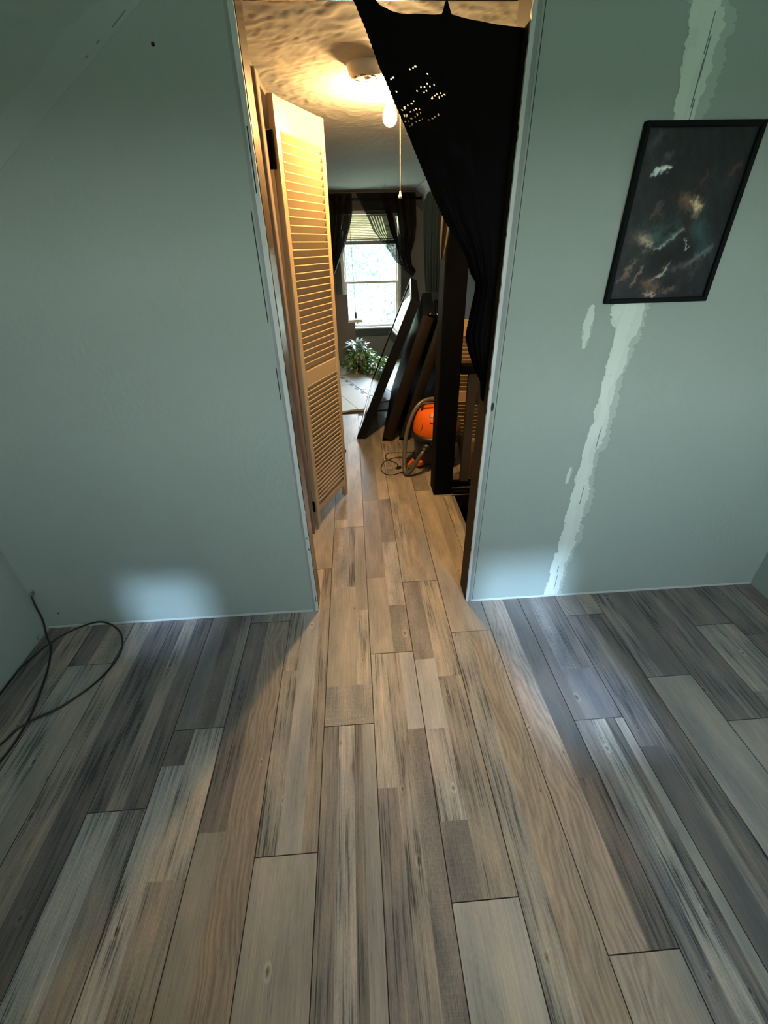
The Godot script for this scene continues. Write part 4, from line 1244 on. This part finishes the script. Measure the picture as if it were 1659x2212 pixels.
# ------------------------------------------------------------------ far room
func build_far_room() -> void:
	var z := -6.22
	# rod and curtains
	var rod := thing("curtain_rod", "dark curtain rod over the far window", "curtain rod", Vector3(0, 1.845, z))
	var st := newst()
	tube(st, PackedVector3Array([Vector3(-0.34, 0, 0), Vector3(0.86, 0, 0)]), 0.009, 10)
	commit(st, "rod", M.black, rod)
	for s in [-0.34, 0.86]:
		st = newst()
		lathe(st, [[0.0, -0.018], [0.013, -0.012], [0.018, 0.0], [0.013, 0.012], [0.0, 0.018]], 12, Transform3D(Basis(), Vector3(s, 0, 0)))
		commit(st, "finial", M.black, rod)
		bx("bracket", M.black, rod, Vector3(s * 0.96 - 0.008, -0.012, -0.13), Vector3(s * 0.96 + 0.008, 0.012, 0.0), 0.002)
	var c := thing("window_curtain", "sheer black curtain gathered at the left of the far window", "curtain", Vector3(0, 0, z))
	var inner := [[1.91, 0.06], [1.72, 0.055], [1.644, 0.04], [1.389, -0.05], [1.219, -0.13], [1.059, -0.205], [0.95, -0.25]]
	put(sheet(70, 60, func(u: float, v: float) -> Vector3:
		var y := lerpf(1.90, 0.98, v)
		var x := lerpf(-0.40 + 0.05 * v, interp(inner, y, 0, 1), u)
		return Vector3(x, y, 0.02 * sin(u * 34.0 + v * 3.0) * (1.0 - 0.3 * v) + 0.03 * v)), "cloth", M.sheer, c)
	c = thing("window_curtain", "sheer black curtain swept aside to the right of the far window", "curtain", Vector3(0, 0, z))
	var li := [[1.91, 0.10], [1.755, 0.19], [1.524, 0.30], [1.369, 0.44], [1.209, 0.56], [1.10, 0.69], [1.07, 0.737]]
	var ro := [[1.91, 0.80], [1.60, 0.815], [1.45, 0.80], [1.274, 0.745], [1.16, 0.77], [1.10, 0.82], [1.07, 0.80]]
	put(sheet(90, 70, func(u: float, v: float) -> Vector3:
		var y := lerpf(1.90, 1.07, v)
		var x := lerpf(interp(li, y, 0, 1), interp(ro, y, 0, 1), u)
		return Vector3(x, y - 0.04 * sin(PI * u) * v, 0.022 * sin(u * 38.0) * (1.0 - 0.4 * v) + 0.02 * v),
		func(i: int, j: int) -> bool:
			return ((i > 46 + j * 0.25 and i < 57 and j > 17 and j < 34) or (i > 4 and i < 30 and i % 5 < 2 and j > 17 and j < 46 - i * 0.5))), "cloth", M.sheer2, c)
	put(sheet(30, 40, func(u: float, v: float) -> Vector3:
		var y := lerpf(1.90, 1.08, v)
		var a := interp(li, y, 0, 1)
		var b := interp(ro, y, 0, 1)
		var x := lerpf(lerpf(a, b, 0.62), b, u)
		return Vector3(x, y, 0.02 * sin(u * 20.0) - 0.02)), "lining", M.black_cloth, c)
	put(sheet(30, 40, func(u: float, v: float) -> Vector3:
		var y := lerpf(1.90, 1.09, v)
		var a := interp(li, y, 0, 1)
		var b := interp(ro, y, 0, 1)
		var x := lerpf(lerpf(a, b, 0.40), lerpf(a, b, 0.53), u)
		return Vector3(x, y, 0.015 * sin(u * 14.0) - 0.015)), "lining", M.black_cloth, c)
	# blind
	var bl := thing("mini_blind", "cream slatted blind pulled halfway up in the far window", "blind", Vector3(0.26, 0, -6.335))
	bx("headrail", M.window_white, bl, Vector3(-0.34, 1.70, -0.015), Vector3(0.34, 1.735, 0.015), 0.002)
	st = newst()
	box(st, Vector3(-0.335, -0.011, -0.0007), Vector3(0.335, 0.011, 0.0007), 0.0003, Transform3D(Basis(Vector3.RIGHT, 0.45), Vector3.ZERO))
	st.generate_normals()
	var slat := st.commit()
	for i in 15:
		put(slat, "slat", M.blind, bl).position = Vector3(0, 1.445 + 0.0172 * i, 0)
	bx("bottom_rail", M.grey_rail, bl, Vector3(-0.335, 1.392, -0.012), Vector3(0.335, 1.432, 0.012), 0.003)
	var pc := Node3D.new()
	pc.name = "pull_cord"
	pc.position = Vector3(-0.26, 0, 0.145)
	bl.add_child(pc)
	st = newst()
	tube(st, PackedVector3Array([Vector3(0.0, 1.86, 0), Vector3(0.014, 1.63, 0), Vector3(0.034, 0.64, 0)]), 0.0028, 6)
	commit(st, "cord", M.cable, pc)
	st = newst()
	lathe(st, [[0.0, 0.555], [0.014, 0.557], [0.015, 0.60], [0.010, 0.635], [0.005, 0.65], [0.0, 0.652]], 14, Transform3D(Basis(), Vector3(0.036, 0, 0)))
	commit(st, "tassel", M.cable, pc)
	var pw := Node3D.new()
	pw.name = "tilt_wand"
	pw.position = Vector3(-0.33, 0, 0.035)
	bl.add_child(pw)
	st = newst()
	tube(st, PackedVector3Array([Vector3(0.0, 1.70, 0), Vector3(0.008, 1.07, 0)]), 0.003, 6)
	commit(st, "rod", M.grey_trim, pw)
	var orn := thing("wire_ornament", "small angular wire ornament hanging in the upper right of the far window", "ornament", Vector3(0.50, 1.30, -6.27))
	st = newst()
	var pts := [Vector3(-0.045, 0.09, 0), Vector3(-0.012, -0.04, 0), Vector3(0.05, -0.02, 0.02), Vector3(0.04, 0.08, 0.02), Vector3(0.0, 0.02, -0.03)]
	for e in [[0, 1], [1, 2], [2, 3], [3, 0], [0, 4], [1, 4], [2, 4], [3, 4]]:
		tube(st, PackedVector3Array([pts[e[0]], pts[e[1]]]), 0.0022, 5)
	tube(st, PackedVector3Array([Vector3(0.0, 0.05, 0.01), Vector3(0.0, 0.42, 0.0)]), 0.001, 5)
	commit(st, "wire", M.cable, orn)
	# grey plank and the white ledge beside it
	var gb := thing("spare_plank", "weathered grey plank standing upright left of the far window", "plank", Vector3(-0.14, 0, -6.1))
	st = newst()
	box(st, Vector3(-0.078, 0.0, -0.004), Vector3(0.078, 0.862, 0.004), 0.0012, Transform3D(Basis(Vector3.RIGHT, -0.08), Vector3(0, 0.0, 0.03)))
	commit(st, "board", M.grey_board, gb)
	gb = thing("spare_plank", "shorter grey brown plank behind the tall weathered one by the window", "plank", Vector3(-0.03, 0, -6.16))
	st = newst()
	box(st, Vector3(-0.05, 0.0, -0.004), Vector3(0.05, 0.53, 0.004), 0.0012, Transform3D(Basis(Vector3.RIGHT, -0.06), Vector3(0, 0.0, 0.03)))
	commit(st, "board", M.grey_board, gb)
	var ws := thing("white_tray", "small white tray standing on top of the shorter plank before the window", "tray", Vector3(0.03, 0.535, -6.12))
	st = newst()
	prism(st, PackedVector2Array([Vector2(-0.10, 0.0), Vector2(0.10, 0.0), Vector2(0.075, 0.035), Vector2(-0.07, 0.035)]), -0.05, 0.05)
	commit(st, "dish", M.plastic_white, ws)
	st = newst()
	lathe(st, [[0.0, -0.02], [0.012, -0.014], [0.014, 0.0], [0.0, 0.0]], 10, Transform3D(Basis(), Vector3(0.02, 0, 0.03)))
	commit(st, "knob", M.plastic_grey, ws)
	build_plant()

func leaf_mesh(w: float, l: float, curl: float) -> ArrayMesh:
	return sheet(4, 7, func(u: float, v: float) -> Vector3:
		var a := (u - 0.5) * 2.0
		var ww := w * pow(sin(PI * clampf(v * 0.96 + 0.03, 0.0, 1.0)), 0.75) * (1.15 - 0.5 * v)
		return Vector3(a * ww * 0.5, curl * (-v * v) * l + absf(a) * ww * 0.22, v * l))

func build_plant() -> void:
	var t := thing("trailing_plant", "bushy trailing houseplant with green and silvery leaves on the floor below the window", "plant", Vector3(0.06, 0, -5.75))
	var st := newst()
	lathe(st, [[0.0, 0.0], [0.09, 0.0], [0.10, 0.01], [0.125, 0.15], [0.132, 0.155], [0.132, 0.17], [0.12, 0.17], [0.115, 0.15], [0.0, 0.145]], 24)
	commit(st, "pot", M.pot, t)
	var small := leaf_mesh(0.045, 0.065, 0.35)
	var big := leaf_mesh(0.06, 0.15, 0.25)
	rng.seed = 21
	for i in 44:   # long silvery leaves on top
		var a := rng.randf_range(0, TAU)
		var el := rng.randf_range(-0.1, 0.9)
		var p := Vector3(rng.randf_range(-0.10, 0.05), rng.randf_range(0.25, 0.33), rng.randf_range(-0.06, 0.08))
		var o := put(big, "leaf", M.leaf_silver if i % 4 else M.leaf, t)
		o.transform = Transform3D(Basis(Vector3.UP, a) * Basis(Vector3.RIGHT, -el) * Basis().scaled(Vector3.ONE * rng.randf_range(0.7, 1.05)), p)
	for i in 230:  # green crown and trailing vines
		var a := rng.randf_range(0, TAU)
		var r := 0.25 * sqrt(rng.randf())
		var y := 0.32 - r * 0.75 + rng.randf_range(-0.10, 0.03)
		var p := Vector3(cos(a) * r + 0.02, maxf(0.03, y), sin(a) * r * 0.8)
		var o := put(small, "leaf", M.leaf_bright if rng.randf() < 0.3 else (M.leaf_silver if rng.randf() < 0.15 else M.leaf), t)
		o.transform = Transform3D(Basis(Vector3.UP, PI / 2 - a + rng.randf_range(-0.9, 0.9)) * Basis(Vector3.RIGHT, rng.randf_range(-0.5, 0.9)) * Basis().scaled(Vector3.ONE * rng.randf_range(0.7, 1.2)), p)
	for i in 26:   # a vine that reaches the floor towards the camera
		var k := i / 26.0
		var p := Vector3(0.06 + 0.10 * sin(i * 2.3) * 0.6 + 0.02, 0.02 + 0.14 * (1.0 - k) * absf(sin(i * 1.7)), 0.14 + 0.12 * k)
		var o := put(small, "leaf", M.leaf_bright if i % 5 == 0 else M.leaf, t)
		o.transform = Transform3D(Basis(Vector3.UP, rng.randf_range(0, TAU)) * Basis(Vector3.RIGHT, rng.randf_range(-0.8, 0.3)), p)
	for i in 7:
		st = newst()
		var a := -0.4 + 0.55 * i
		var d := Vector3(cos(a), 0, sin(a))
		tube(st, spline([Vector3(0, 0.15, 0), d * 0.08 + Vector3(0, 0.27, 0), d * 0.17 + Vector3(0, 0.20, 0), d * 0.21 + Vector3(0, 0.05, 0)], 5), 0.003, 5)
		commit(st, "stem", M.stem, t)

func tree(at: Vector3, hgt: float, rad: float, label: String, seed_: int, count: int) -> void:
	var t := thing("tree", label, "tree", at)
	rng.seed = seed_
	var st := newst()
	tube(st, spline([Vector3.ZERO, Vector3(0.1, hgt * 0.3, 0.05), Vector3(0.0, hgt * 0.7, 0.0)], 5), 0.12, 8)
	commit(st, "trunk", M.bark, t)
	var mm := MultiMesh.new()
	mm.transform_format = MultiMesh.TRANSFORM_3D
	mm.mesh = leaf_mesh(0.10, 0.17, 0.2)
	mm.instance_count = count
	for i in count:
		var d := Vector3(rng.randfn(), rng.randfn(), rng.randfn()).normalized() * pow(rng.randf(), 0.4)
		var lump := 1.0 + 0.35 * nz.get_noise_3d(d.x * 60.0 + seed_, d.y * 60.0, d.z * 60.0)
		var p := Vector3(d.x * rad * lump, hgt * 0.62 + d.y * hgt * 0.42 * lump, d.z * rad * lump)
		mm.set_instance_transform(i, Transform3D(Basis.from_euler(Vector3(rng.randf_range(-1, 1), rng.randf_range(0, TAU), rng.randf_range(-1, 1))), p))
	var o := MultiMeshInstance3D.new()
	o.multimesh = mm
	o.material_override = M.tree_leaf
	o.name = "foliage"
	o.set_meta("kind", "stuff")
	t.add_child(o)

func build_outside() -> void:
	var g := structure("ground", "lawn outside the far window")
	bx("lawn", M.grass, g, Vector3(-30, -3.2, -40), Vector3(30, -3.0, -6.6))
	bx("lawn", M.grass, g, Vector3(-30, -3.2, 2.3), Vector3(30, -3.0, 30))
	tree(Vector3(2.2, -3.0, -12.0), 3.9, 1.5, "leafy green bush at the right seen through the lower window sash", 3, 5200)
	tree(Vector3(-0.6, -3.0, -19.0), 6.0, 2.4, "pale distant tree at the left seen through the upper window sash", 4, 4200)
	tree(Vector3(3.3, -3.0, -20.0), 6.6, 2.6, "distant tree at the right seen through the upper window sash", 5, 4200)

const BULB := 0.55

func _ready() -> void:
	# camera
	var cam := Camera3D.new()
	cam.name = "camera"
	var pitch := 0.570621; var yaw := 0.0556645; var roll := -0.0231825
	var fw := Vector3(sin(yaw) * cos(pitch), -sin(pitch), -cos(yaw) * cos(pitch))
	var rt0 := Vector3(cos(yaw), 0, sin(yaw))
	var up0 := rt0.cross(fw)
	var rt := rt0 * cos(roll) + up0 * sin(roll)
	var up := up0 * cos(roll) - rt0 * sin(roll)
	cam.transform = Transform3D(Basis(rt, up, -fw), Vector3(0, H, 0))
	cam.keep_aspect = Camera3D.KEEP_HEIGHT
	cam.fov = 99.4724
	cam.near = 0.02
	cam.far = 200.0
	cam.current = true
	add_child(cam)
	# sky
	var sm := ProceduralSkyMaterial.new()
	sm.sky_top_color = Color(0.80, 0.87, 0.92)
	sm.sky_horizon_color = Color(0.90, 0.93, 0.91)
	sm.ground_horizon_color = Color(0.42, 0.46, 0.40)
	sm.ground_bottom_color = Color(0.30, 0.33, 0.28)
	sm.energy_multiplier = 1.0
	sm.sun_angle_max = 1.0
	var sun := DirectionalLight3D.new()
	sun.name = "hazy_sun"
	sun.rotation_degrees = Vector3(-35.6, 6.0, 0.0)
	sun.light_color = Color(0.72, 0.85, 1.0)
	sun.light_energy = 0.85
	sun.light_angular_distance = 4.5
	sun.shadow_enabled = true
	add_child(sun)
	var sky := Sky.new()
	sky.sky_material = sm
	var env := Environment.new()
	env.background_mode = Environment.BG_SKY
	env.sky = sky
	env.background_energy_multiplier = 16.5
	env.ambient_light_source = Environment.AMBIENT_SOURCE_SKY
	env.tonemap_mode = Environment.TONE_MAPPER_LINEAR
	env.tonemap_exposure = 3.15
	env.sdfgi_enabled = true
	env.ssao_enabled = true
	env.ssil_enabled = true
	var we := WorldEnvironment.new()
	we.name = "environment"
	we.environment = env
	add_child(we)

	nz.seed = 7
	nz.frequency = 0.01
	nz.fractal_octaves = 3
	materials()
	M.tape = mat(lin(0.318, 0.374, 0.335), 0.8)
	M.tear = mat(lin(0.16, 0.18, 0.17), 0.9)
	M.plaster_white = mat(lin(0.62, 0.64, 0.62), 0.85)
	M.compound_thin = mat(lin(0.40, 0.465, 0.415), 0.85, 0.0, 0.3)
	M.compound_thick = mat(lin(0.61, 0.68, 0.61), 0.85, 0.0, 0.3)
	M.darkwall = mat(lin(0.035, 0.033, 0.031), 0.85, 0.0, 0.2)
	M.jamb_dull = mat(lin(0.03, 0.019, 0.014), 0.65, 0.0, 0.3)
	M.jamb_tan = mat(lin(0.16, 0.11, 0.08), 0.6)
	M.plastic_grey = mat(lin(0.10, 0.125, 0.135), 0.4)
	M.grey_rail = mat(lin(0.22, 0.21, 0.18), 0.5)
	var s2 := mat(Color(0.03, 0.03, 0.03, 0.90), 0.9)
	s2.transparency = BaseMaterial3D.TRANSPARENCY_ALPHA
	M.sheer2 = s2
	build_floor()
	build_far_floor()
	build_front_room()
	build_door()
	build_hall()
	build_window()
	build_outside()
	build_bifold()
	build_curtain()
	build_stair_rail()
	build_stack()
	build_vacuum()
	build_right_clutter()
	build_far_room()
	build_picture()
	build_cable()
	build_bulb()
	build_smoke()
